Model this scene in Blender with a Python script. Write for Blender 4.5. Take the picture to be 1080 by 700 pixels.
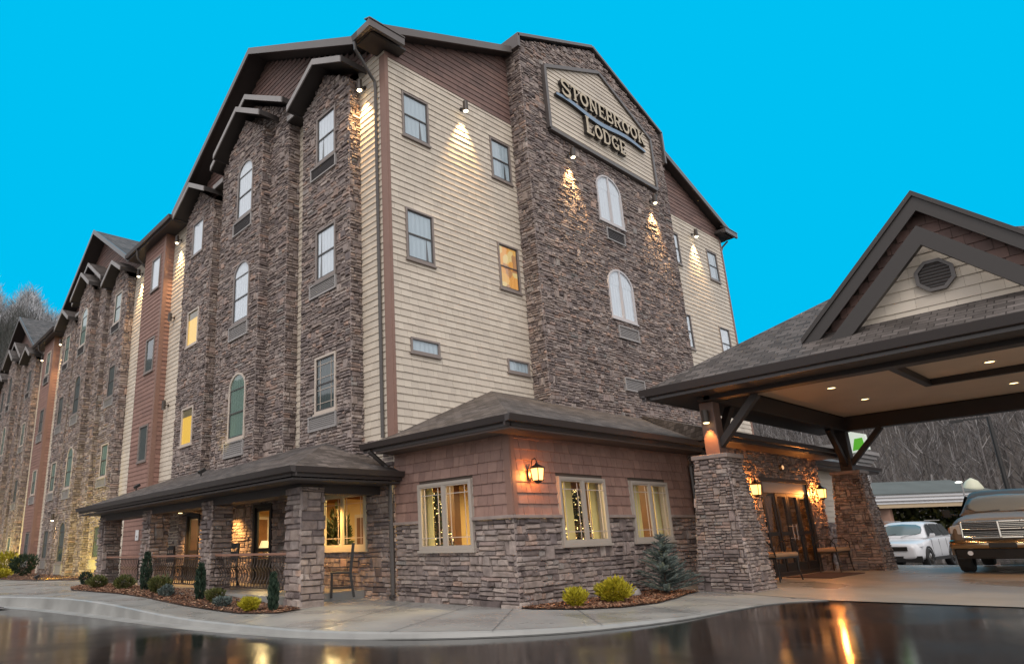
import bpy, math, random
from mathutils import Vector, Matrix
random.seed(7)
R = math.radians
for o in list(bpy.data.objects): bpy.data.objects.remove(o)
S = bpy.context.scene
COL = S.collection

# ------------------------------------------------------------------ camera
cd = bpy.data.cameras.new('camera'); cam = bpy.data.objects.new('camera', cd); COL.objects.link(cam)
right = Vector((0.7601153805521148, -0.6490000601745229, -0.031992657619823686))
down = Vector((0.15557454546922947, 0.22957228353227718, -0.9607773558092522))
fwd = Vector((0.6308891892005729, 0.7253244022692475, 0.27546931303250877))
M = Matrix((right, -down, -fwd)).transposed().to_4x4()
M.translation = Vector((-9.04263854, -7.82045238, 1.1))
cam.matrix_world = M
cd.sensor_width = 36; cd.lens = 36 * 706.92 / 1080
cd.shift_x = (540 - 431.58) / 1080; cd.shift_y = (369.63 - 350) / 1080
cd.clip_end = 2000; cd.clip_start = 0.05
S.camera = cam

# ------------------------------------------------------------------ world: clear blue bank over the lodge, grey overcast everywhere else
SUN_EL, SUN_AZ = R(48), R(222)          # soft light from behind the viewer
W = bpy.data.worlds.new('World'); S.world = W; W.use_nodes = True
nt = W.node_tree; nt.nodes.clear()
def wn(t, **k):
    n = nt.nodes.new(t)
    for a, b in k.items(): setattr(n, a, b)
    return n
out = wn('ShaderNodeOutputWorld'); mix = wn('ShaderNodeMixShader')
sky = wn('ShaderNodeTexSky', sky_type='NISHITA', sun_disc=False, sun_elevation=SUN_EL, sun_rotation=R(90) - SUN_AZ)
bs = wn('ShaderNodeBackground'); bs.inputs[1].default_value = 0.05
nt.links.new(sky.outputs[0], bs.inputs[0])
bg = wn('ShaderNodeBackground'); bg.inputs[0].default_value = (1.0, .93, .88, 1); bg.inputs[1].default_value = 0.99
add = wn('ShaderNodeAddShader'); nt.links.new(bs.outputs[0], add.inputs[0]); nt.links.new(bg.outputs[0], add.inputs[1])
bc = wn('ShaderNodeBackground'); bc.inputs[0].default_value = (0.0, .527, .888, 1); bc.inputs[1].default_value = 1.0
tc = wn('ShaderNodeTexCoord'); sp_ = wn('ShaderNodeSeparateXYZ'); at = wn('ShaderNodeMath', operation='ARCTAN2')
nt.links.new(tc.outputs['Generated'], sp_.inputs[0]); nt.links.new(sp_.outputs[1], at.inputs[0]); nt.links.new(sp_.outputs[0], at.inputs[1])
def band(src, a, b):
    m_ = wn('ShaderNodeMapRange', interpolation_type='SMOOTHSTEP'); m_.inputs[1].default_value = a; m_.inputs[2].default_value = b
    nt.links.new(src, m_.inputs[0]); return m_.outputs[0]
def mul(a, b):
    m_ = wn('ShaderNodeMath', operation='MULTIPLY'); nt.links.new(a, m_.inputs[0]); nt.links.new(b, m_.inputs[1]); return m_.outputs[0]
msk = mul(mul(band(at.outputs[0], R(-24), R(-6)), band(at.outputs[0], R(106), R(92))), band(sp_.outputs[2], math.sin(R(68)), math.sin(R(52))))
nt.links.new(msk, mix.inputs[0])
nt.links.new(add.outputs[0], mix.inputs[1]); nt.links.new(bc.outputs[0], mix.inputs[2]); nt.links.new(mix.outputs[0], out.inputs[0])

sl = bpy.data.lights.new('sun', 'SUN'); sl.energy = 1.0; sl.angle = R(25); sl.color = (1, .93, .86)
so = bpy.data.objects.new('sun', sl); COL.objects.link(so)
sd = Vector((math.cos(SUN_EL) * math.cos(SUN_AZ), math.cos(SUN_EL) * math.sin(SUN_AZ), math.sin(SUN_EL)))
so.rotation_euler = sd.to_track_quat('Z', 'Y').to_euler(); so.location = (-20, -20, 30)
vs = S.view_settings; vs.view_transform = 'Standard'; vs.look = 'None'; vs.exposure = 0; vs.gamma = 1; vs.use_curve_mapping = False
S.cycles.max_bounces = 6; S.cycles.transparent_max_bounces = 16

# ------------------------------------------------------------------ materials
def mat(name, col=(.5, .5, .5), rough=.6, metal=0, spec=.5, island=None, noise=None, bump=None, emit=None, estr=0, alpha=None, rn=None):
    """island: list of (pos,col) chosen per loose piece; noise: (scale, amount) value variation; bump: (scale, strength, dist); rn: (scale, lo, hi) roughness"""
    m = bpy.data.materials.new(name); m.use_nodes = True; n = m.node_tree; b = n.nodes['Principled BSDF']
    b.inputs['Base Color'].default_value = (*col, 1); b.inputs['Roughness'].default_value = rough
    b.inputs['Metallic'].default_value = metal; b.inputs['Specular IOR Level'].default_value = spec
    src = None
    tcn = n.nodes.new('ShaderNodeTexCoord')
    if island:
        g = n.nodes.new('ShaderNodeNewGeometry'); cr = n.nodes.new('ShaderNodeValToRGB'); cr.color_ramp.interpolation = 'LINEAR'
        e = cr.color_ramp.elements
        while len(e) > 1: e.remove(e[-1])
        e[0].position = island[0][0]; e[0].color = (*island[0][1], 1)
        for p, c in island[1:]:
            x = e.new(p); x.color = (*c, 1)
        n.links.new(g.outputs['Random Per Island'], cr.inputs[0]); src = cr.outputs[0]
    if noise:
        t = n.nodes.new('ShaderNodeTexNoise'); t.inputs['Scale'].default_value = noise[0]; t.inputs['Detail'].default_value = 6
        n.links.new(tcn.outputs['Object'], t.inputs[0])
        mr_ = n.nodes.new('ShaderNodeMapRange'); mr_.inputs[1].default_value = .3; mr_.inputs[2].default_value = .7
        mr_.inputs[3].default_value = 1 - noise[1]; mr_.inputs[4].default_value = 1 + noise[1]
        n.links.new(t.outputs[0], mr_.inputs[0])
        mx = n.nodes.new('ShaderNodeVectorMath'); mx.operation = 'SCALE'
        if src: n.links.new(src, mx.inputs[0])
        else: mx.inputs[0].default_value = col
        n.links.new(mr_.outputs[0], mx.inputs['Scale']); src = mx.outputs[0]
    if src: n.links.new(src, b.inputs['Base Color'])
    if rn:
        t = n.nodes.new('ShaderNodeTexNoise'); t.inputs['Scale'].default_value = rn[0]; t.inputs['Detail'].default_value = 5
        n.links.new(tcn.outputs['Object'], t.inputs[0])
        mr_ = n.nodes.new('ShaderNodeMapRange'); mr_.inputs[1].default_value = .38; mr_.inputs[2].default_value = .62
        mr_.inputs[3].default_value = rn[1]; mr_.inputs[4].default_value = rn[2]
        n.links.new(t.outputs[0], mr_.inputs[0]); n.links.new(mr_.outputs[0], b.inputs['Roughness'])
    if bump:
        t = n.nodes.new('ShaderNodeTexNoise'); t.inputs['Scale'].default_value = bump[0]; t.inputs['Detail'].default_value = 5
        n.links.new(tcn.outputs['Object'], t.inputs[0])
        bp = n.nodes.new('ShaderNodeBump'); bp.inputs['Strength'].default_value = bump[1]; bp.inputs['Distance'].default_value = bump[2]
        n.links.new(t.outputs[0], bp.inputs['Height']); n.links.new(bp.outputs[0], b.inputs['Normal'])
    if emit:
        b.inputs['Emission Color'].default_value = (*emit, 1); b.inputs['Emission Strength'].default_value = estr
    return m

def glass_mat(name, tint=(.85, .9, .92), refl=1.0, rough=.03):
    m = bpy.data.materials.new(name); m.use_nodes = True; n = m.node_tree; n.nodes.clear()
    o = n.nodes.new('ShaderNodeOutputMaterial'); mx = n.nodes.new('ShaderNodeMixShader')
    t = n.nodes.new('ShaderNodeBsdfTransparent'); t.inputs[0].default_value = (*tint, 1)
    g = n.nodes.new('ShaderNodeBsdfGlossy'); g.inputs['Roughness'].default_value = rough; g.inputs[0].default_value = (.95, .97, 1, 1)
    f = n.nodes.new('ShaderNodeLayerWeight'); f.inputs[0].default_value = .5
    pw = n.nodes.new('ShaderNodeMath'); pw.operation = 'POWER'; pw.inputs[1].default_value = 4.0; n.links.new(f.outputs['Facing'], pw.inputs[0])
    mm = n.nodes.new('ShaderNodeMath'); mm.operation = 'MULTIPLY_ADD'; mm.inputs[1].default_value = .8 * refl; mm.inputs[2].default_value = .08 * refl; mm.use_clamp = True
    n.links.new(pw.outputs[0], mm.inputs[0]); n.links.new(mm.outputs[0], mx.inputs[0])
    n.links.new(t.outputs[0], mx.inputs[1]); n.links.new(g.outputs[0], mx.inputs[2]); n.links.new(mx.outputs[0], o.inputs[0])
    return m

def curtain_mat(name, col, emit=None, estr=0):
    """pleated cloth: stripes run down the cloth (uv.x)"""
    m = mat(name, col, .9, spec=.1, emit=emit, estr=estr); n = m.node_tree; b = n.nodes['Principled BSDF']
    uv = n.nodes.new('ShaderNodeTexCoord'); w = n.nodes.new('ShaderNodeTexWave'); w.wave_type = 'BANDS'; w.bands_direction = 'X'
    w.inputs['Scale'].default_value = 2.2; w.inputs['Distortion'].default_value = .25; w.inputs['Detail'].default_value = 0
    n.links.new(uv.outputs['UV'], w.inputs[0])
    bp = n.nodes.new('ShaderNodeBump'); bp.inputs['Strength'].default_value = .45; bp.inputs['Distance'].default_value = .03
    n.links.new(w.outputs[1], bp.inputs['Height']); n.links.new(bp.outputs[0], b.inputs['Normal'])
    return m

def shingle_mat(name, c1, c2):
    m = mat(name, c1, .7, spec=.25); n = m.node_tree; b = n.nodes['Principled BSDF']
    uv = n.nodes.new('ShaderNodeTexCoord'); br = n.nodes.new('ShaderNodeTexBrick')
    br.offset = .37; br.squash = 1; br.inputs['Scale'].default_value = 1
    br.inputs['Color1'].default_value = (*c1, 1); br.inputs['Color2'].default_value = (*c2, 1); br.inputs['Mortar'].default_value = (c1[0] * .5, c1[1] * .5, c1[2] * .5, 1)
    br.inputs['Mortar Size'].default_value = .008; br.inputs['Brick Width'].default_value = .25; br.inputs['Row Height'].default_value = .13
    br.inputs['Bias'].default_value = -.1
    n.links.new(uv.outputs['UV'], br.inputs[0])
    nz = n.nodes.new('ShaderNodeTexNoise'); nz.inputs['Scale'].default_value = 1.3; nz.inputs['Detail'].default_value = 8; nz.inputs['Roughness'].default_value = .7
    n.links.new(uv.outputs['UV'], nz.inputs[0])
    mr_ = n.nodes.new('ShaderNodeMapRange'); mr_.inputs[1].default_value = .3; mr_.inputs[2].default_value = .7; mr_.inputs[3].default_value = .65; mr_.inputs[4].default_value = 1.35
    n.links.new(nz.outputs[0], mr_.inputs[0])
    sc = n.nodes.new('ShaderNodeVectorMath'); sc.operation = 'SCALE'; n.links.new(br.outputs[0], sc.inputs[0]); n.links.new(mr_.outputs[0], sc.inputs['Scale'])
    n.links.new(sc.outputs[0], b.inputs['Base Color'])
    bp = n.nodes.new('ShaderNodeBump'); bp.inputs['Strength'].default_value = .7; bp.inputs['Distance'].default_value = .02; bp.invert = True
    n.links.new(br.outputs['Fac'], bp.inputs['Height']); n.links.new(bp.outputs[0], b.inputs['Normal'])
    return m

STONE = [(0, (.095, .078, .076)), (.14, (.16, .132, .124)), (.28, (.235, .20, .185)), (.40, (.135, .115, .115)), (.52, (.26, .215, .19)),
         (.64, (.18, .155, .15)), (.76, (.31, .27, .245)), (.86, (.215, .175, .165)), (.95, (.30, .215, .175)), (.975, (.28, .25, .235)), (1, (.15, .15, .145))]
def stone_mix(name, k=(1, 1, 1)):
    return mat(name, (.2, .18, .17), .7, island=[(p, (c[0] * k[0], c[1] * k[1], c[2] * k[2])) for p, c in STONE], noise=(9, .28), bump=(38, .5, .012), spec=.4)
m_stone = stone_mix('ledge_stone', (1.33, 1.28, 1.25))
m_mortar = mat('mortar', (.085, .073, .07), .9)
m_cream = mat('cream_siding', (.62, .53, .42), .6, island=[(0, (.57, .50, .415)), (.5, (.62, .545, .45)), (1, (.66, .585, .485))], noise=(1.1, .07), bump=(60, .2, .004))
m_under = mat('siding_sheathing', (.10, .075, .06), .9)
m_brown = mat('brown_siding', (.2, .12, .10), .65, island=[(0, (.15, .095, .082)), (.5, (.19, .115, .098)), (1, (.23, .14, .115))], noise=(6, .12), bump=(50, .2, .004))
m_rust = mat('rust_siding', (.3, .15, .11), .65, island=[(0, (.24, .135, .108)), (.5, (.27, .152, .12)), (1, (.30, .17, .135))], noise=(5, .10), bump=(50, .2, .004))
m_shake = mat('rust_shake', (.33, .18, .14), .6, island=[(0, (.25, .15, .122)), (.4, (.285, .172, .14)), (.75, (.31, .19, .152)), (1, (.345, .212, .17))], noise=(7, .10), bump=(70, .3, .005))
m_trim = mat('rose_trim', (.26, .15, .115), .5, noise=(3, .06))
m_fdark = mat('dark_fascia', (.042, .036, .033), .45, bump=(15, .1, .003))
m_fascia = mat('fascia_metal', (.10, .086, .08), .35, spec=.6, noise=(2, .1))
m_greyfascia = mat('grey_fascia', (.30, .28, .27), .5, noise=(2, .08))
m_soffit = mat('dark_soffit', (.045, .038, .036), .55)
m_roof = shingle_mat('asphalt_shingle', (.075, .065, .06), (.165, .145, .135))
m_gutter = mat('gutter_metal', (.045, .036, .034), .35, spec=.6)
m_pipe = mat('downspout_metal', (.075, .065, .06), .35, spec=.6)
m_almond = mat('almond_frame', (.55, .47, .40), .45)
m_taupe = mat('taupe_frame', (.24, .20, .18), .45)
m_sash = mat('dark_sash', (.075, .07, .068), .4)
m_glass = glass_mat('window_glass'); m_glassd = glass_mat('clear_glass', refl=.6)
m_glasst = glass_mat('tinted_door_glass', (.30, .27, .24), 1.6)
m_cur_w = curtain_mat('white_curtain', (.92, .92, .95))
m_cur_g = curtain_mat('grey_curtain', (.62, .68, .72))
m_cur_gr = curtain_mat('green_curtain', (.24, .33, .27))
m_cur_y = curtain_mat('lit_yellow_curtain', (.6, .4, .1), emit=(1, .55, .06), estr=.75)
m_cur_o = curtain_mat('lit_orange_room', (.5, .3, .1), emit=(1, .45, .12), estr=.55)
_n = m_cur_o.node_tree; _b = _n.nodes['Principled BSDF']; _v = _n.nodes.new('ShaderNodeTexVoronoi'); _v.inputs['Scale'].default_value = 3.2; _v.distance = 'CHEBYCHEV'
_t = [k for k in _n.nodes if k.type == 'TEX_COORD'][-1]; _n.links.new(_t.outputs['UV'], _v.inputs[0]); _r = _n.nodes.new('ShaderNodeValToRGB'); _r.color_ramp.interpolation = 'CONSTANT'
_e = _r.color_ramp.elements; _e[0].color = (1, .38, .08, 1); _e[1].position = .35; _e[1].color = (.45, .16, .10, 1)
for _p, _c in ((.55, (1, .75, .35, 1)), (.7, (.35, .22, .18, 1)), (.82, (1, .5, .12, 1))): _x = _e.new(_p); _x.color = _c
_s = _n.nodes.new('ShaderNodeSeparateXYZ'); _n.links.new(_v.outputs['Color'], _s.inputs[0]); _n.links.new(_s.outputs[0], _r.inputs[0]); _n.links.new(_r.outputs[0], _b.inputs['Emission Color'])
m_blind = mat('roller_blind', (.30, .22, .10), .8)
m_cur_d = curtain_mat('dark_room_curtain', (.10, .12, .115))
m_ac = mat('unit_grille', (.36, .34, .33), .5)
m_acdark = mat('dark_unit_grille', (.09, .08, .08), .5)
m_black = mat('black_iron', (.02, .018, .017), .4, spec=.5)
m_bronze = mat('bronze_lamp', (.06, .045, .035), .4, spec=.5)
m_lens = mat('lamp_lens', (1, .9, .7), .3, emit=(1, .80, .48), estr=14)
m_flame = mat('lantern_glass', (1, .6, .3), .3, emit=(1, .48, .13), estr=3.2)
m_down = mat('downlight_lens', (1, .8, .5), .3, emit=(1, .72, .32), estr=5)
m_white = mat('white_paint', (.75, .75, .76), .35)
m_ceiling = mat('tan_ceiling', (.56, .46, .36), .6, noise=(1.2, .05), bump=(30, .1, .004))
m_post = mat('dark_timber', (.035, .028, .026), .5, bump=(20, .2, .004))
m_postw = mat('lamp_tinted_post', (.17, .105, .085), .55, noise=(4, .08))  # the post lamp's orange light is put into this colour
m_cap = mat('cast_stone_cap', (.30, .24, .215), .6, noise=(6, .15))
m_sidewalk = mat('damp_concrete', (.315, .315, .30), .45, noise=(.9, .10), bump=(45, .15, .004), rn=(.8, .17, .5), spec=.4)
m_kerb = mat('kerb_concrete', (.30, .30, .285), .45, noise=(2.0, .18), bump=(50, .15, .004), rn=(2, .3, .55))
m_drive = mat('tan_concrete', (.36, .31, .25), .4, noise=(.7, .13), bump=(40, .1, .004), rn=(.5, .22, .55), spec=.4)
m_asphalt = mat('wet_asphalt', (.013, .0125, .0125), .15, noise=(40, .4), bump=(90, .10, .003), rn=(.5, .02, .22), spec=.42)
_n = m_asphalt.node_tree; _b = _n.nodes['Principled BSDF']; _bp = [k for k in _n.nodes if k.type == 'BUMP'][0]
_t = _n.nodes.new('ShaderNodeTexNoise'); _t.inputs['Scale'].default_value = 2.2; _t.inputs['Detail'].default_value = 3; _tc = [k for k in _n.nodes if k.type == 'TEX_COORD'][0]; _n.links.new(_tc.outputs['Object'], _t.inputs[0])
_b2 = _n.nodes.new('ShaderNodeBump'); _b2.inputs['Strength'].default_value = .10; _b2.inputs['Distance'].default_value = .02; _n.links.new(_t.outputs[0], _b2.inputs['Height']); _n.links.new(_bp.outputs[0], _b2.inputs['Normal']); _n.links.new(_b2.outputs[0], _b.inputs['Normal'])
m_joint = mat('joint_dark', (.13, .125, .12), .8)
m_yellow = mat('worn_yellow_paint', (.35, .25, .05), .5, noise=(12, .3))
m_mulch = mat('bark_mulch', (.2, .09, .05), .9, island=[(0, (.09, .04, .025)), (.4, (.22, .10, .055)), (.75, (.32, .16, .09)), (1, (.50, .34, .22))])
m_soil = mat('soil', (.07, .04, .028), .95, noise=(14, .3), bump=(25, .6, .03))
m_wood = mat('reddish_rail', (.32, .17, .12), .45, noise=(5, .1))
m_rail = mat('iron_baluster', (.045, .03, .024), .45)
m_cush = mat('tan_cushion', (.42, .26, .15), .8, bump=(60, .2, .004))
m_wall_in = mat('warm_plaster', (.62, .44, .20), .8, noise=(1.5, .06))
m_floor_in = mat('carpet', (.16, .09, .06), .9)
m_ceil_in = mat('room_ceiling', (.6, .5, .35), .9)
m_woodin = mat('panel_wood', (.17, .075, .03), .5, noise=(3, .2))
def leafm(name, a, b, c): return mat(name, b, .55, island=[(0, a), (.5, b), (1, c)], spec=.3)
m_lf_y = leafm('gold_leaf', (.24, .22, .012), (.40, .34, .02), (.55, .48, .05))
m_lf_g = leafm('olive_leaf', (.045, .06, .018), (.09, .10, .03), (.15, .15, .05))
m_lf_d = leafm('dark_leaf', (.012, .028, .018), (.025, .048, .03), (.05, .075, .05))
m_lf_b = leafm('blue_needle', (.055, .075, .068), (.11, .145, .135), (.19, .235, .22))
m_bark = mat('bark', (.07, .055, .045), .9, noise=(8, .2))

# ------------------------------------------------------------------ mesh builder
LOC = {}
class MB:
    def __init__(s): s.v = []; s.f = []; s.m = []
    def face(s, pts, mi=0):
        i = len(s.v); s.v += [tuple(p) for p in pts]; s.f.append(tuple(range(i, i + len(pts)))); s.m.append(mi)
    def shape(s, pts, faces, mi=0):
        i = len(s.v); s.v += [tuple(p) for p in pts]
        for f in faces: s.f.append(tuple(i + a for a in f)); s.m.append(mi)
    def box(s, a, b, mi=0):
        x0, y0, z0 = a; x1, y1, z1 = b
        s.shape([(x0, y0, z0), (x1, y0, z0), (x1, y1, z0), (x0, y1, z0), (x0, y0, z1), (x1, y0, z1), (x1, y1, z1), (x0, y1, z1)],
                [(0, 3, 2, 1), (4, 5, 6, 7), (0, 1, 5, 4), (1, 2, 6, 5), (2, 3, 7, 6), (3, 0, 4, 7)], mi)
    def prism(s, poly, off, mi=0, mi2=None, mi3=None):
        """poly extruded by vector off; mi = first face, mi2 = far face, mi3 = sides"""
        n = len(poly); o = Vector(off); P = [Vector(p) for p in poly]; i = len(s.v)
        s.v += [tuple(p) for p in P] + [tuple(p + o) for p in P]
        s.f.append(tuple(i + k for k in range(n))); s.m.append(mi)
        s.f.append(tuple(i + n + k for k in reversed(range(n)))); s.m.append(mi if mi2 is None else mi2)
        for k in range(n):
            j = (k + 1) % n; s.f.append((i + k, i + n + k, i + n + j, i + j)); s.m.append(mi if mi3 is None else mi3)
    def bar(s, p, q, w, h, mi=0, up=(0, 0, 1)):
        p = Vector(p); q = Vector(q); d = (q - p).normalized(); up = Vector(up)
        if abs(d.dot(up)) > .98: up = Vector((1, 0, 0))
        sd = d.cross(up).normalized(); u = sd.cross(d).normalized(); c = []
        for e in (p, q):
            for a, b in ((-1, -1), (1, -1), (1, 1), (-1, 1)): c.append(e + sd * a * w / 2 + u * b * h / 2)
        s.shape(c, [(0, 1, 2, 3), (7, 6, 5, 4), (0, 4, 5, 1), (1, 5, 6, 2), (2, 6, 7, 3), (3, 7, 4, 0)], mi)
    def tube(s, pts, r, n=8, mi=0, cap=True):
        P = [Vector(p) for p in pts]; rs = r if isinstance(r, (list, tuple)) else [r] * len(P); i0 = len(s.v)
        ref = Vector((0, 0, 1))
        for k, p in enumerate(P):
            d = (P[min(k + 1, len(P) - 1)] - P[max(k - 1, 0)]).normalized()
            rf = ref if abs(d.dot(ref)) < .95 else Vector((1, 0, 0))
            a = d.cross(rf).normalized(); b = a.cross(d).normalized()
            for j in range(n):
                t = 2 * math.pi * j / n; s.v.append(tuple(p + (a * math.cos(t) + b * math.sin(t)) * rs[k]))
        for k in range(len(P) - 1):
            for j in range(n):
                j2 = (j + 1) % n; s.f.append((i0 + k * n + j, i0 + k * n + j2, i0 + (k + 1) * n + j2, i0 + (k + 1) * n + j)); s.m.append(mi)
        if cap:
            s.f.append(tuple(i0 + j for j in reversed(range(n)))); s.m.append(mi)
            s.f.append(tuple(i0 + (len(P) - 1) * n + j for j in range(n))); s.m.append(mi)
    def loft(s, rings, mi=0, cap=True):
        n = len(rings[0]); i0 = len(s.v)
        for r_ in rings: s.v += [tuple(p) for p in r_]
        for k in range(len(rings) - 1):
            for j in range(n):
                j2 = (j + 1) % n; s.f.append((i0 + k * n + j, i0 + k * n + j2, i0 + (k + 1) * n + j2, i0 + (k + 1) * n + j)); s.m.append(mi)
        if cap:
            s.f.append(tuple(i0 + j for j in reversed(range(n)))); s.m.append(mi)
            s.f.append(tuple(i0 + (len(rings) - 1) * n + j for j in range(n))); s.m.append(mi)
    def build(s, name, mats, parent=None, smooth=False, bevel=0, uv=True):
        if not isinstance(mats, (list, tuple)): mats = [mats]
        off = Vector(LOC.get(parent.name, (0, 0, 0))) if parent else Vector((0, 0, 0))
        me = bpy.data.meshes.new(name)
        me.from_pydata([(a - off.x, b - off.y, c - off.z) for a, b, c in s.v], [], s.f)
        for m_ in mats: me.materials.append(m_)
        if len(mats) > 1: me.polygons.foreach_set('material_index', s.m)
        if smooth: me.polygons.foreach_set('use_smooth', [True] * len(me.polygons))
        if uv:
            ul = me.uv_layers.new(name='UVMap'); data = [0.0] * (2 * len(me.loops)); k = 0
            vv = me.vertices
            for p in me.polygons:
                nn = p.normal
                u = Vector((-nn.y, nn.x, 0))
                if u.length < 1e-3: u = Vector((1, 0, 0))
                u.normalize(); w = nn.cross(u)
                for li in p.loop_indices:
                    co = vv[me.loops[li].vertex_index].co
                    data[2 * li] = co.dot(u); data[2 * li + 1] = co.dot(w)
            ul.data.foreach_set('uv', data)
        me.update()
        o = bpy.data.objects.new(name, me); COL.objects.link(o)
        if parent: o.parent = parent
        LOC[o.name] = tuple(off)
        if bevel:
            b = o.modifiers.new('bevel', 'BEVEL'); b.width = bevel; b.segments = 2; b.limit_method = 'ANGLE'
        return o

def tag(o, label=None, cat=None, group=None, kind=None):
    if label: o['label'] = label
    if cat: o['category'] = cat
    if group: o['group'] = group
    if kind: o['kind'] = kind
    return o
def thing(name, label, cat, loc=(0, 0, 0), group=None, rotz=0, world=True):
    o = bpy.data.objects.new(name, None); COL.objects.link(o); o.location = loc; o.rotation_euler = (0, 0, rotz); o.empty_display_size = .2
    LOC[o.name] = tuple(loc) if world else (0, 0, 0)
    return tag(o, label, cat, group)
def dup(src, loc, rotz, label, group=None):
    c = src.copy(); COL.objects.link(c); c.location = loc; c.rotation_euler = (0, 0, rotz); c['label'] = label
    if group: c['group'] = group
    for ch in list(src.children):
        d = ch.copy(); COL.objects.link(d); d.parent = c
        for g in list(ch.children):
            e = g.copy(); COL.objects.link(e); e.parent = d
    return c

class Fr:      # wall frame: u along the wall, v = height, d = outward
    def __init__(s, O, U, N): s.O = Vector(O); s.U = Vector(U); s.N = Vector(N)
    def p(s, u, v, d=0): return s.O + s.U * u + s.N * d + Vector((0, 0, v))
def FW(x): return Fr((x, 0, 0), (0, 1, 0), (-1, 0, 0))     # faces west, u = y
def FS(y): return Fr((0, y, 0), (1, 0, 0), (0, -1, 0))     # faces south, u = x

def ivals(poly, holes, v):
    us = []
    n = len(poly)
    for i in range(n):
        (a, b), (c, d) = poly[i], poly[(i + 1) % n]
        if (b <= v < d) or (d <= v < b): us.append(a + (v - b) * (c - a) / (d - b))
    us.sort(); iv = [(us[i], us[i + 1]) for i in range(0, len(us) - 1, 2)]
    for h in holes:
        u0, v0, u1, v1 = h[:4]; rise = h[4] if len(h) > 4 else 0
        if v0 < v < v1 + rise:
            if v > v1 and rise:
                hw = (u1 - u0) / 2 * math.sqrt(max(0, 1 - ((v - v1) / rise) ** 2)); c = (u0 + u1) / 2; a, b = c - hw, c + hw
            else: a, b = u0, u1
            nv = []
            for p, q in iv:
                if b <= p or a >= q: nv.append((p, q)); continue
                if a > p: nv.append((p, a))
                if b < q: nv.append((b, q))
            iv = nv
    return iv
def rect(u0, v0, u1, v1): return [(u0, v0), (u1, v0), (u1, v1), (u0, v1)]
def backing(mb, F, poly, holes, mi=1, d=0):
    """sheet behind the courses, open where the holes are (boxes only)"""
    if not holes:
        mb.face([F.p(u, v, d) for u, v in poly], mi); return
    vs_ = sorted({p[1] for p in poly} | {h[1] for h in holes} | {h[3] for h in holes})
    lo = min(p[1] for p in poly); hi = max(p[1] for p in poly); vs_ = [v for v in vs_ if lo <= v <= hi]
    for a, b in zip(vs_[:-1], vs_[1:]):
        if b - a < 1e-4: continue
        A = ivals(poly, holes, a + 1e-4); B = ivals(poly, holes, b - 1e-4)
        if len(A) == len(B):
            for (p, q), (r_, t) in zip(A, B): mb.face([F.p(p, a, d), F.p(q, a, d), F.p(t, b, d), F.p(r_, b, d)], mi)
def stone(mb, F, poly, holes=(), sz=1.0, dep=(.015, .06), mi=0):
    sz *= .66
    lo = min(p[1] for p in poly); hi = max(p[1] for p in poly); ul = min(p[0] for p in poly); uh = max(p[0] for p in poly)
    rn = random.random; v = lo
    while v < hi - .01:
        bh = min((.2 + .16 * rn()) * sz, hi - v)
        if hi - v - bh < .06 * sz: bh = hi - v
        u = ul - rn() * .2
        while u < uh:
            cw = (.18 + .5 * rn() ** 1.3) * sz
            if rn() < .13: lay = [bh]; cw = (.22 + .2 * rn()) * sz
            else:
                k = 2 if bh < .26 * sz else (3 if rn() < .8 else 2)
                ws = [.7 + .7 * rn() for _ in range(k)]; t = sum(ws); lay = [bh * w / t for w in ws]
            vv = v
            for h in lay:
                subs = [(u, u + cw)] if rn() < .5 or cw < .3 * sz else (lambda c: [(u, c), (c, u + cw)])(u + cw * (.3 + .4 * rn()))
                iv = ivals(poly, holes, vv + h / 2)
                for a, b in subs:
                    for p, q in iv:
                        x0 = max(a, p); x1 = min(b, q)
                        if x1 - x0 < .035 * sz: continue
                        g = .004; dd = dep[0] + (dep[1] - dep[0]) * rn(); q = min(h * .30, .03); k_ = lambda a_=.25: q * (a_ + .95 * rn() ** 1.5)
                        y0 = vv + g * .5; y1 = vv + h - g * .5; j = lambda s_=.014: (rn() - .5) * s_
                        pts = [F.p(x0 + g, y0, .002), F.p(x1 - g, y0, .002), F.p(x1 - g, y1, .002), F.p(x0 + g, y1, .002),
                               F.p(x0 + g + k_() * 1.2, y0 + k_(), dd + j()), F.p(x1 - g - k_() * 1.2, y0 + k_(), dd + j()),
                               F.p(x1 - g - k_() * 1.2, y1 - k_(), dd + j()), F.p(x0 + g + k_() * 1.2, y1 - k_(), dd + j())]
                        mb.shape(pts, [(4, 5, 6, 7), (0, 1, 5, 4), (1, 2, 6, 5), (2, 3, 7, 6), (3, 0, 4, 7)], mi)
                vv += h
            u += cw
        v += bh
def lap(mb, F, poly, holes=(), e=.165, wmin=.9, wmax=2.2, dep=.024, gap=.002, jit=0, mi=0):
    lo = min(p[1] for p in poly); hi = max(p[1] for p in poly); v = lo; rn = random.random
    while v < hi - .01:
        h = min(e, hi - v)
        for p, q in ivals(poly, holes, v + h / 2):
            u = p
            while u < q - .01:
                w = wmin + (wmax - wmin) * rn(); b = min(q, u + w)
                if q - b < wmin * .4: b = q
                jj = (rn() - .5) * jit; dd = dep * (.9 + .25 * rn())
                a0 = u + gap / 2; b0 = b - gap / 2
                mb.shape([F.p(a0, v + jj, .003), F.p(b0, v + jj, .003), F.p(b0, v + jj, dd), F.p(a0, v + jj, dd), F.p(b0, v + h + .004, .006), F.p(a0, v + h + .004, .006)],
                         [(0, 1, 2, 3), (3, 2, 4, 5), (1, 4, 2), (0, 3, 5)], mi)
                u = b
        v += h

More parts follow.
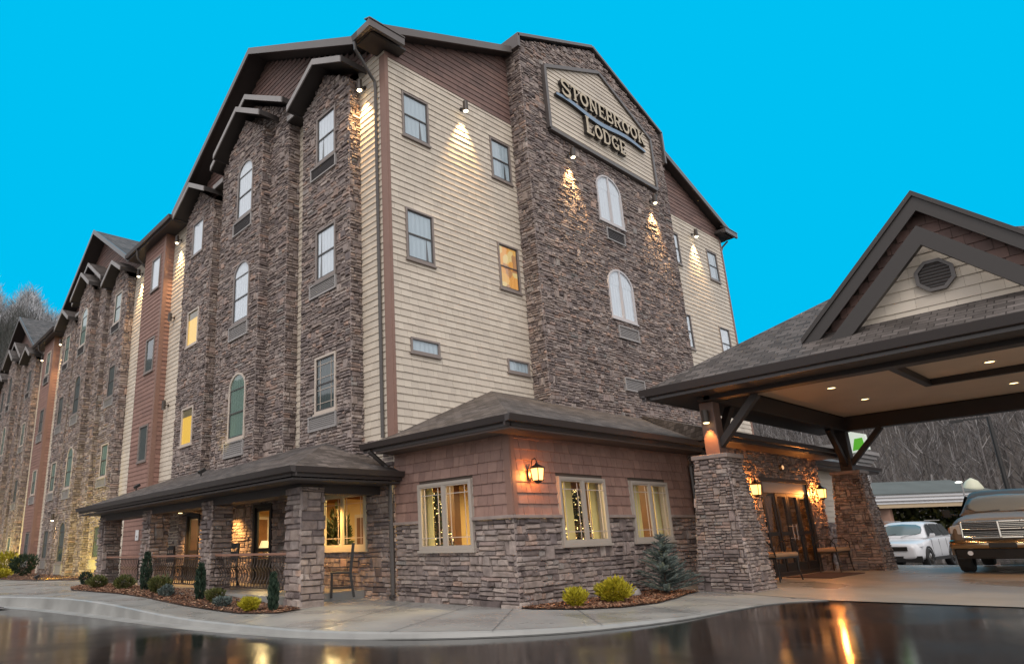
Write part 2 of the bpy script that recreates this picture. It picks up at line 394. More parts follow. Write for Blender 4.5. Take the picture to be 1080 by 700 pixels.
# ------------------------------------------------------------------ windows
def framebox(mb, F, u0, v0, u1, v1, w, d0, d1, mi=0, top=True):
    """four boards round an opening, outside of the box u0..v1"""
    def b(a, c, e, g): mb.prism([F.p(a, c, d0), F.p(e, c, d0), F.p(e, g, d0), F.p(a, g, d0)], F.N * (d1 - d0), mi)
    b(u0, v0, u0 + w, v1); b(u1 - w, v0, u1, v1); b(u0 + w, v0, u1 - w, v0 + w)
    if top: b(u0 + w, v1 - w, u1 - w, v1)
def window(parent, F, u0, v0, u1, v1, cur, style='hung', fm=None, trim=.07, d=0.0, grid=False, rise=0, label=None):
    fm = fm or m_taupe
    mb = MB(); framebox(mb, F, u0, v0, u1, v1, trim, d, d + .05, top=not rise)
    mb.prism([F.p(u0 - .03, v0 - .05, d), F.p(u1 + .03, v0 - .05, d), F.p(u1 + .03, v0 + .0, d), F.p(u0 - .03, v0 + .0, d)], F.N * .075)
    if cur is None: framebox(mb, F, u0 - .01, v0 - .01, u1 + .01, v1 + .01, .035, -.14, d - .001)
    w = mb.build('window', fm, parent, bevel=.004)
    if label: w['label'] = label
    a, b, c, e = u0 + trim, v0 + trim, u1 - trim, v1 - (0 if rise else trim)
    if rise:      # arched head, built as a ring of short boards
        n = 14; cu = (u0 + u1) / 2; hw = (u1 - u0) / 2; ar = MB()
        for k in range(n):
            t0 = math.pi * k / n; t1 = math.pi * (k + 1) / n
            q = [(cu - hw * math.cos(t), v1 + rise * math.sin(t), cu - (hw - trim) * math.cos(t), v1 + (rise - trim) * math.sin(t)) for t in (t0, t1)]
            ar.prism([F.p(q[0][0], q[0][1], d), F.p(q[1][0], q[1][1], d), F.p(q[1][2], q[1][3], d), F.p(q[0][2], q[0][3], d)], F.N * .05)
        ar.build('arch_frame', fm, w)
        fan = [(cu - (hw - trim) * math.cos(math.pi * k / n), v1 + (rise - trim) * math.sin(math.pi * k / n)) for k in range(n + 1)]
        m2 = MB(); m2.face([F.p(x, y, d + .028) for x, y in fan]); m2.build('arch_pane', m_glass, w)
        m2 = MB(); m2.face([F.p(x, y, d + .006) for x, y in fan]); m2.build('arch_curtain', cur, w)
    s = MB(); sm = m_sash if style == 'hung' else fm
    if style == 'hung':
        mid = (b + e) / 2
        framebox(s, F, a, b, c, mid + .02, .035, d + .012, d + .030); framebox(s, F, a, mid - .012, c, e, .03, d + .008, d + .022)
    if style == 'casement2':
        cu = (u0 + u1) / 2
        s.prism([F.p(cu - .038, b, d), F.p(cu + .038, b, d), F.p(cu + .038, e + (rise * .9 if rise else 0), d), F.p(cu - .038, e + (rise * .9 if rise else 0), d)], F.N * .045)
        for x0, x1 in ((a, cu - .038), (cu + .038, c)): framebox(s, F, x0, b, x1, e, .028, d + .005, d + .035, top=not rise)
        sm = fm
    if grid:
        g = .007; mm = MB()
        segs = []
        if style == 'casement2':
            cu = (u0 + u1) / 2
            for x0, x1 in ((a + .028, cu - .066), (cu + .066, c - .028)):
                for x in (x0 + .1, x1 - .1): segs.append((x - g, b + .045, x + g, e - .045))
                for y in (b + .17, e - .17): segs.append((x0, y - g, x1, y + g))
        else:
            mid = (b + e) / 2
            for x in (a + .16, c - .16): segs.append((x - g, b + .03, x + g, e - .03))
            for y in (b + .18, mid - .13, mid + .16, e - .16): segs.append((a + .03, y - g, c - .03, y + g))
        for k, (x0, y0, x1, y1) in enumerate(segs): mm.prism([F.p(x0, y0, d + .012), F.p(x1, y0, d + .012), F.p(x1, y1, d + .012), F.p(x0, y1, d + .012)], F.N * (.008 + .0008 * k))
        mm.build('muntins', m_almond, w)
    if s.v: s.build('sash', sm, w)
    m2 = MB(); m2.face([F.p(a, b, d + .010), F.p(c, b, d + .010), F.p(c, e, d + .010), F.p(a, e, d + .010)]); m2.build('pane', m_glass if cur else m_glassd, w)
    if cur is not None:
        m2 = MB(); m2.face([F.p(a, b, d + .004), F.p(c, b, d + .004), F.p(c, e, d + .004), F.p(a, e, d + .004)]); m2.build('curtain', cur, w)
        H = e - b
        if cur is m_cur_y: m2 = MB(); m2.prism([F.p(a, e - H * .22, d + .006), F.p(c, e - H * .22, d + .006), F.p(c, e, d + .006), F.p(a, e, d + .006)], F.N * .003); m2.build('blind', m_blind, w)
        elif style == 'hung' and cur in (m_cur_w, m_cur_g, m_cur_gr) and not rise:
            x = a + (c - a) * random.uniform(.45, .75); gw_ = random.uniform(.03, .12); zt_ = b + H * random.choice((.48, .48, .96))
            m2 = MB(); m2.prism([F.p(x, b + .01, d + .006), F.p(x + gw_, b + .01, d + .006), F.p(x + gw_ * .4, zt_, d + .006), F.p(x + gw_ * .2, zt_, d + .006)], F.N * .003); m2.build('gap_shade_strip', m_sash, w)  # dark strip painted in for the unlit room between the curtains
    return w
def ac_unit(parent, F, u0, v0, u1, v1, mtl, d=.03, side=True):
    mb = MB(); framebox(mb, F, u0, v0, u1, v1, .035, 0, d + .045, 1)
    mb.prism([F.p(u0 + .035, v0 + .035, 0), F.p(u1 - .035, v0 + .035, 0), F.p(u1 - .035, v1 - .035, 0), F.p(u0 + .035, v1 - .035, 0)], F.N * d, 0)
    n = 7
    for k in range(n):
        y = v0 + .05 + (v1 - v0 - .1) * k / (n - 1)
        mb.prism([F.p(u0 + .04, y, d), F.p(u1 - .04, y, d), F.p(u1 - .04, y + .014, d), F.p(u0 + .04, y + .014, d)], F.N * .02, 0)
    return mb.build('air_conditioner_grille', [mtl, m_ac], parent)

def leaves(mb, c, rad, n, size, shape='ball', mi=0):
    rn = random.random; c = Vector(c)
    clumps = [Vector((random.gauss(0, 1), random.gauss(0, 1), abs(random.gauss(0, .8)))).normalized() for _ in range(9)]; camp = [.55 + .6 * random.random() for _ in clumps]
    for _ in range(n):
        if shape == 'ball':
            while True:
                d_ = Vector((rn() * 2 - 1, rn() * 2 - 1, rn() * 2 - 1))
                if .25 < d_.length < 1: break
            nn_ = d_.normalized(); lob = max(max(0, nn_.dot(q)) ** 5 * a_ for q, a_ in zip(clumps, camp)); d_ = nn_ * (.45 + .55 * rn() ** .6) * (.72 + .42 * lob); p = c + Vector((d_.x * rad[0], d_.y * rad[1], max(-.9, d_.z) * rad[2])); nrm = d_.normalized()
            up = (nrm + Vector((0, 0, .8)) + Vector((rn() - .5, rn() - .5, rn() - .5)) * .8).normalized()
        elif shape == 'column':
            z = rn(); w = math.sin(math.pi * min(1, .18 + z * .8)) ** .6; a = rn() * 6.283; r_ = w * (.5 + .5 * rn()); p = c + Vector((math.cos(a) * rad[0] * r_, math.sin(a) * rad[1] * r_, (z * 2 - 1) * rad[2])); up = (Vector((math.cos(a) * .35, math.sin(a) * .35, 1)) + Vector((rn() - .5, rn() - .5, 0)) * .4).normalized()
        sd_ = up.cross(Vector((rn() - .5, rn() - .5, rn() - .5))).normalized(); L = size * (.6 + .8 * rn()); w = L * .22
        mb.face([p - sd_ * w * .5, p + up * L * .45 - sd_ * w, p + up * L, p + up * L * .45 + sd_ * w, p + sd_ * w * .5], mi)

# ------------------------------------------------------------------ ground
def sst(a, b, x):
    t = max(0, min(1, (x - a) / (b - a))); return t * t * (3 - 2 * t)
def zwalk(x, y): return .2 * sst(3, 9, y) * (1 - sst(4, 8, x)) - .5 * sst(15, 25, x)
def zroad(x, y):
    z = -.10 + .094 * sst(-5.5, 3.6, x) * (1 - sst(-1, 5, y))
    z = min(z, zwalk(x, y) - .006) if x > -2 else z + .10 * sst(5, 13, y)
    return z - (.5 * sst(15, 25, x) if x > -3 else 0)
def axis(lo, hi, dense_lo, dense_hi, st, far):
    a = [lo + (dense_lo - lo) * k / far for k in range(far)]
    b = [dense_lo + st * k for k in range(int((dense_hi - dense_lo) / st) + 1)]
    c = [dense_hi + (hi - dense_hi) * (k + 1) / far for k in range(far)]
    return a + b + c
xs = axis(-300, 500, -16, 30, .5, 14); ys = axis(-300, 600, -14, 32, .5, 14)
g = MB(); g.v = [(x, y, zroad(x, y)) for y in ys for x in xs]; nx = len(xs)
for j in range(len(ys) - 1):
    for i in range(nx - 1): g.f.append((j * nx + i, j * nx + i + 1, (j + 1) * nx + i + 1, (j + 1) * nx + i)); g.m.append(0)
tag(g.build('road', m_asphalt, smooth=True, uv=False), kind='structure')

def catmull(P, n):
    out_ = []
    Q = [P[0]] + P + [P[-1]]
    for i in range(1, len(Q) - 2):
        for k in range(n):
            t = k / n; r_ = []
            for c in range(len(P[0])):
                a, b, c_, d_ = Q[i - 1][c], Q[i][c], Q[i + 1][c], Q[i + 2][c]
                r_.append(.5 * (2 * b + (c_ - a) * t + (2 * a - 5 * b + 4 * c_ - d_) * t * t + (3 * b - a - 3 * c_ + d_) * t ** 3))
            out_.append(tuple(r_))
    out_.append(tuple(P[-1])); return out_
KERB = [(-14, 22, -1, 44), (-9.2, 16.5, -.2, 28), (-6.6, 13.2, .5, 18), (-5.3, 10.6, .5, 14), (-4.5, 7.2, .5, 9), (-4.12, 3.6, .5, 6), (-3.85, 1.2, .5, 4), (-3.62, .3, .5, 2.5), (-3.1, -.7, .5, 1.2),
        (-2.35, -1.55, .5, .5), (-1.35, -2.25, 1.5, .4), (0.1, -2.72, 2.2, .4), (1.6, -2.85, 3, .4), (2.7, -3.0, 3.8, .4), (3.5, -3.45, 5, .4)]
K = catmull(KERB, 6)
wk = MB(); nr = 16
for kx, ky, ix, iy in K:
    for j in range(nr + 1):
        t = j / nr; tt = t ** 1.5; x = kx + .16 * (ix - kx) / max(.1, math.hypot(ix - kx, iy - ky)) ; y = ky + .16 * (iy - ky) / max(.1, math.hypot(ix - kx, iy - ky))
        X = x + (ix - x) * tt; Y = y + (iy - y) * tt; wk.v.append((X, Y, zwalk(X, Y)))
for i in range(len(K) - 1):
    for j in range(nr): a = i * (nr + 1) + j; wk.f.append((a, a + nr + 1, a + nr + 2, a + 1)); wk.m.append(0)
tag(wk.build('pavement', m_sidewalk, smooth=True, uv=False), kind='structure')
kb = MB(); rings = []
for kx, ky, ix, iy in K:
    L = max(.1, math.hypot(ix - kx, iy - ky)); dx, dy = (ix - kx) / L, (iy - ky) / L; zt = zwalk(kx, ky); zr = zroad(kx, ky)
    gw = .30 * sst(-.8, 3.5, ky) + .012
    rings.append([(kx + dx * .17, ky + dy * .17, zt - .3), (kx + dx * .17, ky + dy * .17, zt + .002), (kx + dx * .03, ky + dy * .03, zt + .002), (kx, ky, zt - .02), (kx - dx * .02, ky - dy * .02, zr + .012), (kx - dx * gw, ky - dy * gw, zr + .004), (kx - dx * gw, ky - dy * gw, zr - .2)])
kb.loft(rings); tag(kb.build('kerb', m_kerb, uv=False), kind='structure')
# joints in the pavement
jb = MB()
for i in (8, 18, 26, 33, 40, 47, 54, 61, 68, 76):
    if i >= len(K): break
    kx, ky, ix, iy = K[i]
    for a in range(12):
        t0, t1 = a / 12, (a + 1) / 12
        p = Vector((kx + (ix - kx) * t0, ky + (iy - ky) * t0, 0)); q = Vector((kx + (ix - kx) * t1, ky + (iy - ky) * t1, 0)); n_ = (q - p).cross(Vector((0, 0, 1))).normalized() * .006
        pts = [p - n_, p + n_, q + n_, q - n_]; jb.face([(v.x, v.y, zwalk(v.x, v.y) + .006) for v in pts])
tag(jb.build('pavement_joints', m_joint, uv=False), kind='structure')
# tan concrete drive under the canopy
dr = MB(); n1, n2 = 24, 30
def drp(i, j):
    x = 3.5 + 12.5 * i / n1; y0 = -14; y1 = -3.45 + (x - 3.5) * (3.85 / 1.5) if x < 5 else .4
    y = y0 + (min(y1, .4) - y0) * j / n2; return (x, y, zwalk(x, y) + .004)
dr.v = [drp(i, j) for i in range(n1 + 1) for j in range(n2 + 1)]
for i in range(n1):
    for j in range(n2): a = i * (n2 + 1) + j; dr.f.append((a, a + n2 + 1, a + n2 + 2, a + 1)); dr.m.append(0)
tag(dr.build('drive', m_drive, smooth=True, uv=False), kind='structure')
yl = MB()
for a in range(10):
    p0 = (-8.2 - a * .9, 13.6 + a * .7); p1 = (p0[0] - .8, p0[1] + .62); yl.face([(p0[0], p0[1], zroad(*p0) + .004), (p0[0] + .08, p0[1] + .12, zroad(*p0) + .004), (p1[0] + .08, p1[1] + .12, zroad(*p1) + .004), (p1[0], p1[1], zroad(*p1) + .004)])
tag(yl.build('road_marking', m_yellow, uv=False), kind='structure')

# ------------------------------------------------------------------ the hotel: dimensions
Y0 = 3.15; XR = 18.04; YEND = 54.0; ZC = 12.93       # gable wall plane, right end, far end, top of cream
T0, T1, YT = 4.82, 12.88, 2.63                        # stone tower
EX, EZ = -.65, 13.30; RX, RZ = 9.02, 17.15            # eave line, ridge
SL = (RZ - EZ) / (RX - EX)
hotel = thing('hotel_building', 'tall four storey lodge of cream siding and brown ledge stone with dark gabled roofs', 'hotel', (9, 28, 0))
# --- gable end wall
F = FS(Y0)
gw = []   # (u0,v0,u1,v1,curtain,style)
rows = [(10.84, 12.12), (7.52, 8.86)]
for (a, b, c1, c2) in ((.5, 1.4, m_cur_g, m_cur_g), (3.76, 4.6, m_cur_g, m_cur_o), (13.45, 14.29, m_cur_w, m_cur_w), (16.55, 17.4, m_cur_g, m_cur_w)):
    gw.append((a, rows[0][0], b, rows[0][1], c1)); gw.append((a, rows[1][0], b, rows[1][1], c2))
small = [(.53, 5.24, 1.43, 5.6, m_cur_g), (3.82, 5.24, 4.68, 5.6, m_cur_g), (13.4, 5.24, 14.25, 5.6, m_cur_g)]
holes = [w[:4] for w in gw + small]
mb = MB(); outl = rect(0, 2.6, XR, ZC); lap(mb, F, outl, holes, e=.165, wmin=.13, wmax=.36, gap=.004, jit=.006, dep=.026); mb.face([F.p(u, v) for u, v in outl], 1)
mb.build('cream_gable_siding', [m_cream, m_under], hotel, uv=False)
rk = lambda x: EZ - .12 + SL * (min(x, 2 * RX - x) - EX)
mb = MB(); outl = [(0, ZC), (XR, ZC), (XR, rk(XR)), (RX, rk(RX)), (0, rk(0))]
lap(mb, F, outl, e=.165, wmin=.3, wmax=.8, jit=.004); mb.face([F.p(u, v) for u, v in outl], 1)
mb.build('brown_gable_siding', [m_brown, m_under], hotel, uv=False)
for w in gw: window(hotel, F, *w[:4], w[4], trim=.052, label='lit window with orange glow and stacked things inside' if w[4] is m_cur_o else None)
for w in small: window(hotel, F, *w[:4], w[4], style='fixed', trim=.05)
mb = MB(); mb.box((-.03, Y0 - .035, 2.9), (.0, Y0 + .19, ZC + .05)); mb.box((0, Y0 - .04, 2.9), (.07, Y0 - .001, ZC)); mb.build('corner_trim', m_trim, hotel); mb = MB(); mb.box((XR - .08, Y0 - .04, 2.6), (XR + .03, Y0, ZC)); mb.build('corner_trim', m_trim, hotel)
# east side wall and far wall
mb = MB(); mb.face([(XR, Y0, -.6), (XR, YEND, -.6), (XR, YEND, ZC + .4), (XR, Y0, ZC + .4)]); mb.face([(0, YEND, -.6), (XR, YEND, -.6), (XR, YEND, 13.2), (RX, YEND, 16.9), (0, YEND, 13.2)]); mb.build('rear_wall', m_cream, hotel)

# --- stone tower on the gable end
F = FS(YT); SH, PK = 15.62, 17.32; TC = (T0 + T1) / 2
aw = [(8.12, 10.66, 9.52, 11.85, .55), (8.12, 7.42, 9.52, 8.55, .55)]
acs = [(8.4, 10.06, 9.42, 10.48), (8.4, 6.82, 9.5, 7.22), (8.38, 5.2, 9.46, 5.6)]
mb = MB(); outl = [(T0 - .02, 3.8), (T1 + .02, 3.8), (T1 + .02, SH), (TC, PK), (T0 - .02, SH)]
sg = [(5.85, 12.95), (11.95, 12.95), (11.95, 15.0), (TC + .1, 16.42), (5.85, 15.15)]
stone(mb, F, outl, aw + acs); mb.face([F.p(u, v) for u, v in outl], 1)
for x, n_ in ((T0, -1), (T1, 1)):
    G = Fr((x, 0, 0), (0, 1, 0), (n_, 0, 0)); o2 = rect(YT - .03, 3.8, Y0 + .6, SH); stone(mb, G, o2); mb.face([G.p(u, v) for u, v in o2], 1)
mb.build('stone_tower', [m_stone, m_mortar], hotel, uv=False)
for a in aw:
    w = window(hotel, F, *a[:4], m_cur_w, style='casement2', fm=mat('pale_frame', (.55, .52, .52), .4), trim=.06, d=.01, rise=a[4], label='white arched window on the stone tower')
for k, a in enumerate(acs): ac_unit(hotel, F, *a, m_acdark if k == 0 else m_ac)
# coping
mb = MB(); pts = [(T0 - .10, SH - 1.25), (T0 - .10, SH + .06), (TC, PK + .08), (T1 + .10, SH + .06), (T1 + .10, SH - 1.0)]
def cop(mb, pts, y0, y1, th, mi=0):
    for (a, b), (c, d_) in zip(pts[:-1], pts[1:]):
        dx, dz = c - a, d_ - b; L = math.hypot(dx, dz); nx_, nz_ = -dz / L * th, dx / L * th
        mb.prism([(a, y0, b), (c, y0, d_), (c + nx_, y0, d_ + nz_), (a + nx_, y0, b + nz_)], (0, y1 - y0, 0), mi)
cop(mb, pts[1:4], YT - .12, YT + .95, .10)
mb.box((T0 - .16, YT - .12, SH - .32), (T0 - .05, YT + .95, SH + .13)); mb.box((T1 + .05, YT - .12, SH - 1.2), (T1 + .16, YT + .95, SH + .13))
mb.build('tower_coping', m_fascia, hotel)
mb = MB(); P = [(T0, SH), (T1, SH), (TC, PK)]; mb.prism([(u, YT + .9, v) for u, v in P], (0, .02, 0)); mb.build('tower_back', m_under, hotel)

# --- sign on the tower
sign = thing('hotel_sign', 'cream gabled sign board reading STONEBROOK LODGE high on the stone tower', 'sign', (8.9, YT, 14.2))
mb = MB(); Fs = FS(YT); lap(mb, FS(YT - .08), sg, e=.155, wmin=1, wmax=2.2, dep=.024); mb.prism([Fs.p(u, v, .03) for u, v in sg], Fs.N * .05, 1)
mb.build('sign_board', [m_cream, m_under], sign, uv=False)
mb = MB()
for i in range(len(sg)):
    a, b = Vector((*sg[i], 0)), Vector((*sg[(i + 1) % len(sg)], 0)); mb.bar(Fs.p(a.x, a.y, .09 + .002 * i), Fs.p(b.x, b.y, .09 + .002 * i), .12, .14, up=(0, 1, 0))
mb.build('sign_frame', m_fascia, sign, bevel=.005)
m_let = mat('letter_face', (.56, .47, .33), .45); m_letside = mat('letter_side', (.022, .018, .016), .5)
m_wave = mat('wave_face', (.20, .30, .42), .4)
def arc(cx, cy, rx, ry, a0, a1, n=8): return [(cx + rx * math.cos(R(a0 + (a1 - a0) * k / n)), cy + ry * math.sin(R(a0 + (a1 - a0) * k / n))) for k in range(n + 1)]
GL = {  # strokes: (polyline, width) in a box 1 high; serifs are short bars
 'S': (.62, [(arc(.31, .74, .22, .2, 20, 250, 8) + arc(.31, .27, .24, .22, 80, -160, 9), .15), ([(.50, .66), (.52, .92)], .06), ([(.10, .10), (.08, .34)], .06)]),
 'T': (.66, [([(.33, 0), (.33, 1)], .17), ([(.04, .94), (.62, .94)], .11), ([(.06, .99), (.06, .74)], .06), ([(.60, .99), (.60, .74)], .06), ([(.18, .035), (.48, .035)], .07)]),
 'O': (.72, [(arc(.36, .5, .25, .40, 0, 360, 18), .16)]),
 'N': (.76, [([(.16, 0), (.16, 1)], .12), ([(.14, .95), (.60, .05)], .17), ([(.60, 0), (.60, 1)], .11), ([(.04, .035), (.30, .035)], .07), ([(.02, .965), (.24, .965)], .07), ([(.46, .965), (.74, .965)], .07)]),
 'E': (.62, [([(.16, 0), (.16, 1)], .17), ([(.05, .95), (.55, .95)], .10), ([(.16, .51), (.44, .51)], .09), ([(.05, .05), (.57, .05)], .10), ([(.54, .98), (.54, .76)], .06), ([(.56, .02), (.56, .26)], .06), ([(.43, .40), (.43, .62)], .05)]),
 'B': (.66, [([(.16, 0), (.16, 1)], .17), ([(.05, .95), (.33, .95)] + arc(.35, .73, .17, .21, 90, -90, 7)[1:] + [(.2, .52)], .11), ([(.2, .50), (.36, .50)] + arc(.38, .27, .19, .22, 90, -90, 7)[1:] + [(.05, .05)], .12)]),
 'R': (.72, [([(.16, 0), (.16, 1)], .17), ([(.05, .95), (.34, .95)] + arc(.36, .72, .17, .22, 90, -90, 7)[1:] + [(.2, .5)], .11), ([(.34, .5), (.60, .03)], .15), ([(.04, .035), (.30, .035)], .07), ([(.52, .035), (.72, .035)], .07)]),
 'K': (.72, [([(.16, 0), (.16, 1)], .17), ([(.2, .42), (.58, .95)], .09), ([(.30, .55), (.60, .03)], .16), ([(.04, .035), (.30, .035)], .07), ([(.04, .965), (.30, .965)], .07), ([(.48, .965), (.72, .965)], .07), ([(.50, .035), (.72, .035)], .07)]),
 'L': (.60, [([(.16, 0), (.16, 1)], .17), ([(.05, .05), (.55, .05)], .10), ([(.54, .02), (.54, .30)], .06), ([(.04, .965), (.30, .965)], .07)]),
 'D': (.72, [([(.16, 0), (.16, 1)], .17), ([(.05, .95), (.30, .95)] + arc(.32, .5, .27, .45, 90, -90, 12)[1:] + [(.05, .05)], .12)]),
 'G': (.74, [(arc(.37, .5, .26, .42, 45, 325, 14), .15), ([(.58, .04), (.58, .42)], .13), ([(.44, .42), (.70, .42)], .07), ([(.56, .70), (.57, .94)], .06)])}
def letter(ch, u, v, h, sx=1.0):
    wd, strokes = GL[ch]; mb = MB(); k = 0
    for pl, w in strokes:
        for (a, b), (c, d_) in zip(pl[:-1], pl[1:]):
            p = Vector((u + a * h * sx, v + b * h)); q = Vector((u + c * h * sx, v + d_ * h)); e = (q - p)
            if e.length < 1e-5: continue
            e.normalize(); n_ = Vector((-e.y, e.x)) * w * h / 2 * 1.12; ex = e * (.012 if len(pl) > 2 else 0)
            poly = [p - ex - n_, q + ex - n_, q + ex + n_, p - ex + n_]
            mb.prism([Fs.p(a_.x, a_.y, .235 + .0006 * k) for a_ in poly], Fs.N * -.11, 0, 1, 1); k += 1
    mb.build('letter', [m_let, m_letside], sign, uv=False); return wd * h * sx
u = 6.48; tot = sum(GL[c][0] * (.62 if c == 'S' and i == 0 else .52) for i, c in enumerate('STONEBROOK'))
sx = 4.9 / tot / 1.0
for i, c in enumerate('STONEBROOK'):
    h = .62 if i == 0 else .52; u += letter(c, u, 14.44 - (.06 if i == 0 else 0), h, sx)
u = 7.62; tot = sum(GL[c][0] * (.62 if i == 0 else .52) for i, c in enumerate('LODGE')); sx = 2.35 / tot
for i, c in enumerate('LODGE'):
    h = .62 if i == 0 else .52; u += letter(c, u, 13.49, h, sx)
mb = MB(); rr = []
for k in range(41):
    t = k / 40; uu = 6.24 + 5.1 * t; vv = 14.29 + .07 * math.sin(t * 2 * math.pi * 1.5 + .6) - .03; hh = .035 + .045 * math.sin(math.pi * t) ** .5
    rr.append((uu, vv, hh))
for a, b in zip(rr[:-1], rr[1:]): mb.prism([Fs.p(a[0], a[1] - a[2], .21), Fs.p(b[0], b[1] - b[2], .21), Fs.p(b[0], b[1] + b[2], .21), Fs.p(a[0], a[1] + a[2], .21)], Fs.N * -.10, 0, 1, 1)
mb.build('wave_line', [m_wave, m_letside], sign, uv=False)

# --- long west facade
PER = 16.55; YC0 = 9.3; HW = 5.85; GZ = 16.85
Fw = FW(0)
mod = [YC0 + PER * k for k in range(3)]
mb_c = MB(); mb_b = MB(); mb_s = MB(); mb_r = MB()
wins = []
ROW = [(10.85, 12.28), (7.5, 8.92), (4.12, 5.52), (.9, 2.2)]
def bay(x, y0, y1, z0, top, holes, kind='stone', peak=None):
    G = FW(x)
    poly = [(y0 - .02, z0), (y1 + .02, z0), (y1 + .02, top)] + ([((y0 + y1) / 2, peak)] if peak else []) + [(y0 - .02, top)]
    b = MB()
    near = y0 < 16
    if kind == 'stone': stone(b, G, poly, holes, sz=1.05 if near else 1.3)
    else: lap(b, G, poly, holes, e=.165)
    b.face([G.p(u, v) for u, v in poly], 1)
    for yy, n_ in ((y0, -1), (y1, 1)):
        H_ = Fr((0, yy, 0), (1, 0, 0), (0, n_, 0)); pl = rect(x - .02, z0, 0, top)
        if n_ == -1 or near:
            if kind == 'stone': stone(b, H_, pl, sz=1 if near else 1.25)
            else: lap(b, H_, pl, e=.165)
        b.face([H_.p(u, v) for u, v in pl], 1)
    b.build('stone_bay' if kind == 'stone' else 'rust_siding_bay', [m_stone if kind == 'stone' else m_rust, m_mortar if kind == 'stone' else m_under], hotel, uv=False)
XA, XB1, XB2, XBR = -.34, -.38, -.68, -.34
for k, yc in enumerate(mod):
    o = yc - YC0; z0 = 2.75 if k == 0 else -.3; far = k > 0
    def cw(i, j):   # curtain of window by column and row
        if k == 0: return {'A': [m_cur_w, m_cur_w, m_cur_d], 'B': [m_cur_w, m_cur_w, m_cur_gr], 'C': [m_cur_w, m_cur_y, m_cur_y], 'R': [m_cur_w, m_cur_d, m_cur_d]}[i][j]
        return m_cur_gr if (j + k) % 2 else m_cur_d
    nrow = 3 if k == 0 else 4
    # bay A
    hs = []
    for j in range(nrow):
        a, b = ROW[j]; hs.append((4.78 + o, a, 5.68 + o, b)); wins.append((XA, *hs[-1], cw('A', j), 0, 'grid' if j == 2 and k == 0 else ''))
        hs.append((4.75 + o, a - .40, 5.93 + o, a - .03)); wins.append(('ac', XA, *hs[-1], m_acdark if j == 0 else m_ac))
    bay(XA, 4.22 + o, 6.36 + o, z0, 12.75, hs, peak=13.5)
    # bay B, stepped
    bay(XB1, 7.15 + o, 11.35 + o, z0, 13.5, [], peak=14.75)
    hs = []
    for j in range(nrow):
        a, b = ROW[j]; hs.append((8.62 + o, a - .15, 9.62 + o, b - .12, .45)); wins.append((XB2, *hs[-1][:4], cw('B', j), .45, ''))
        hs.append((8.62 + o, a - .62, 9.78 + o, a - .19)); wins.append(('ac', XB2, *hs[-1], m_acdark if j == 0 else m_ac))
    bay(XB2, 8.15 + o, 10.35 + o, z0, 13.3, hs, peak=14.1)
    # bay C
    hs = []
    for j in range(nrow):
        a, b = ROW[j]; b2 = b + .1; a2 = a + (.24 if k == 0 else 0); hs.append((12.88 + o, a2, 13.8 + o, b2)); wins.append((XA, *hs[-1], cw('C', j), 0, 'fixed' if k == 0 else ''))
        if k: hs.append((12.85 + o, a - .42, 13.95 + o, a - .06)); wins.append(('ac', XA, *hs[-1], m_acdark if j == 0 else m_ac))
    bay(XA, 12.2 + o, 14.4 + o, z0, 12.75, hs, peak=13.5)
    # rust bay
    hs = []
    for j in range(nrow if k else 4):
        if k == 0 and j == 3: continue
        a, b = ROW[j]; hs.append((16.88 + o, a + .15, 17.76 + o, b + .1)); wins.append((XBR, *hs[-1], cw('R', j), 0, 'fixed' if k == 0 else ''))
        if k: hs.append((16.85 + o, a - .35, 17.95 + o, a + .05)); wins.append(('ac', XBR, *hs[-1], m_acdark if j == 0 else m_ac))
    bay(XBR, 16.45 + o, 18.68 + o, -.3, 13.2, hs, 'rust')
    # cream strips between the bays
    for a, b, top in ((Y0 if k == 0 else 3.7 , 4.22, 13.2), (6.36, 7.15, 13.2), (11.35, 12.2, 13.2), (14.4, 16.45, 13.2), (18.68, 20.78, 13.2)):
        zz = 2.75 if k == 0 and b < 14.5 else -.3
        if k and a == 3.7: continue
        pl = rect(a + (o if k else 0) if not (k == 0) else a, zz, b + o, top)
        mb_c = MB(); lap(mb_c, Fw, pl, e=.165, wmin=.14, wmax=.4, gap=.004, jit=.005); mb_c.face([Fw.p(u, v, -.002) for u, v in pl], 1); mb_c.build('cream_siding_strip', [m_cream, m_under], hotel, uv=False)
    # brown gable wall
    pl = [(yc - HW, 13.2), (yc + HW, 13.2), (yc, GZ - .15)]
    mb_b = MB(); lap(mb_b, FW(.003), pl, e=.165); mb_b.face([FW(.003).p(u, v) for u, v in pl], 1); mb_b.build('brown_west_siding', [m_brown, m_under], hotel, uv=False)
for w in wins:
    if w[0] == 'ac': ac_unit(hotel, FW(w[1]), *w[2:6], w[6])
    else:
        st = 'fixed' if w[7] == 'fixed' else 'hung'
        lb = 'window lit bright yellow from inside' if w[5] is m_cur_y else None
        window(hotel, FW(w[0]), w[1], w[2], w[3], w[4], w[5], style=st, d=.004, rise=w[6], grid=w[7] == 'grid', fm=m_almond if w[5] in (m_cur_gr, m_cur_y) or w[7] == 'grid' else m_taupe, trim=.06, label=lb)
# trim on rust bays
for k in range(3):
    o = PER * k; mb = MB()
    mb.box((XBR - .03, 16.42 + o, -.3), (XBR + .12, 16.45 + o, 13.15)); mb.box((XBR - .035, 16.45 + o, -.3), (XBR - .0, 16.60 + o, 13.15)); mb.build('bay_trim', m_trim, hotel)

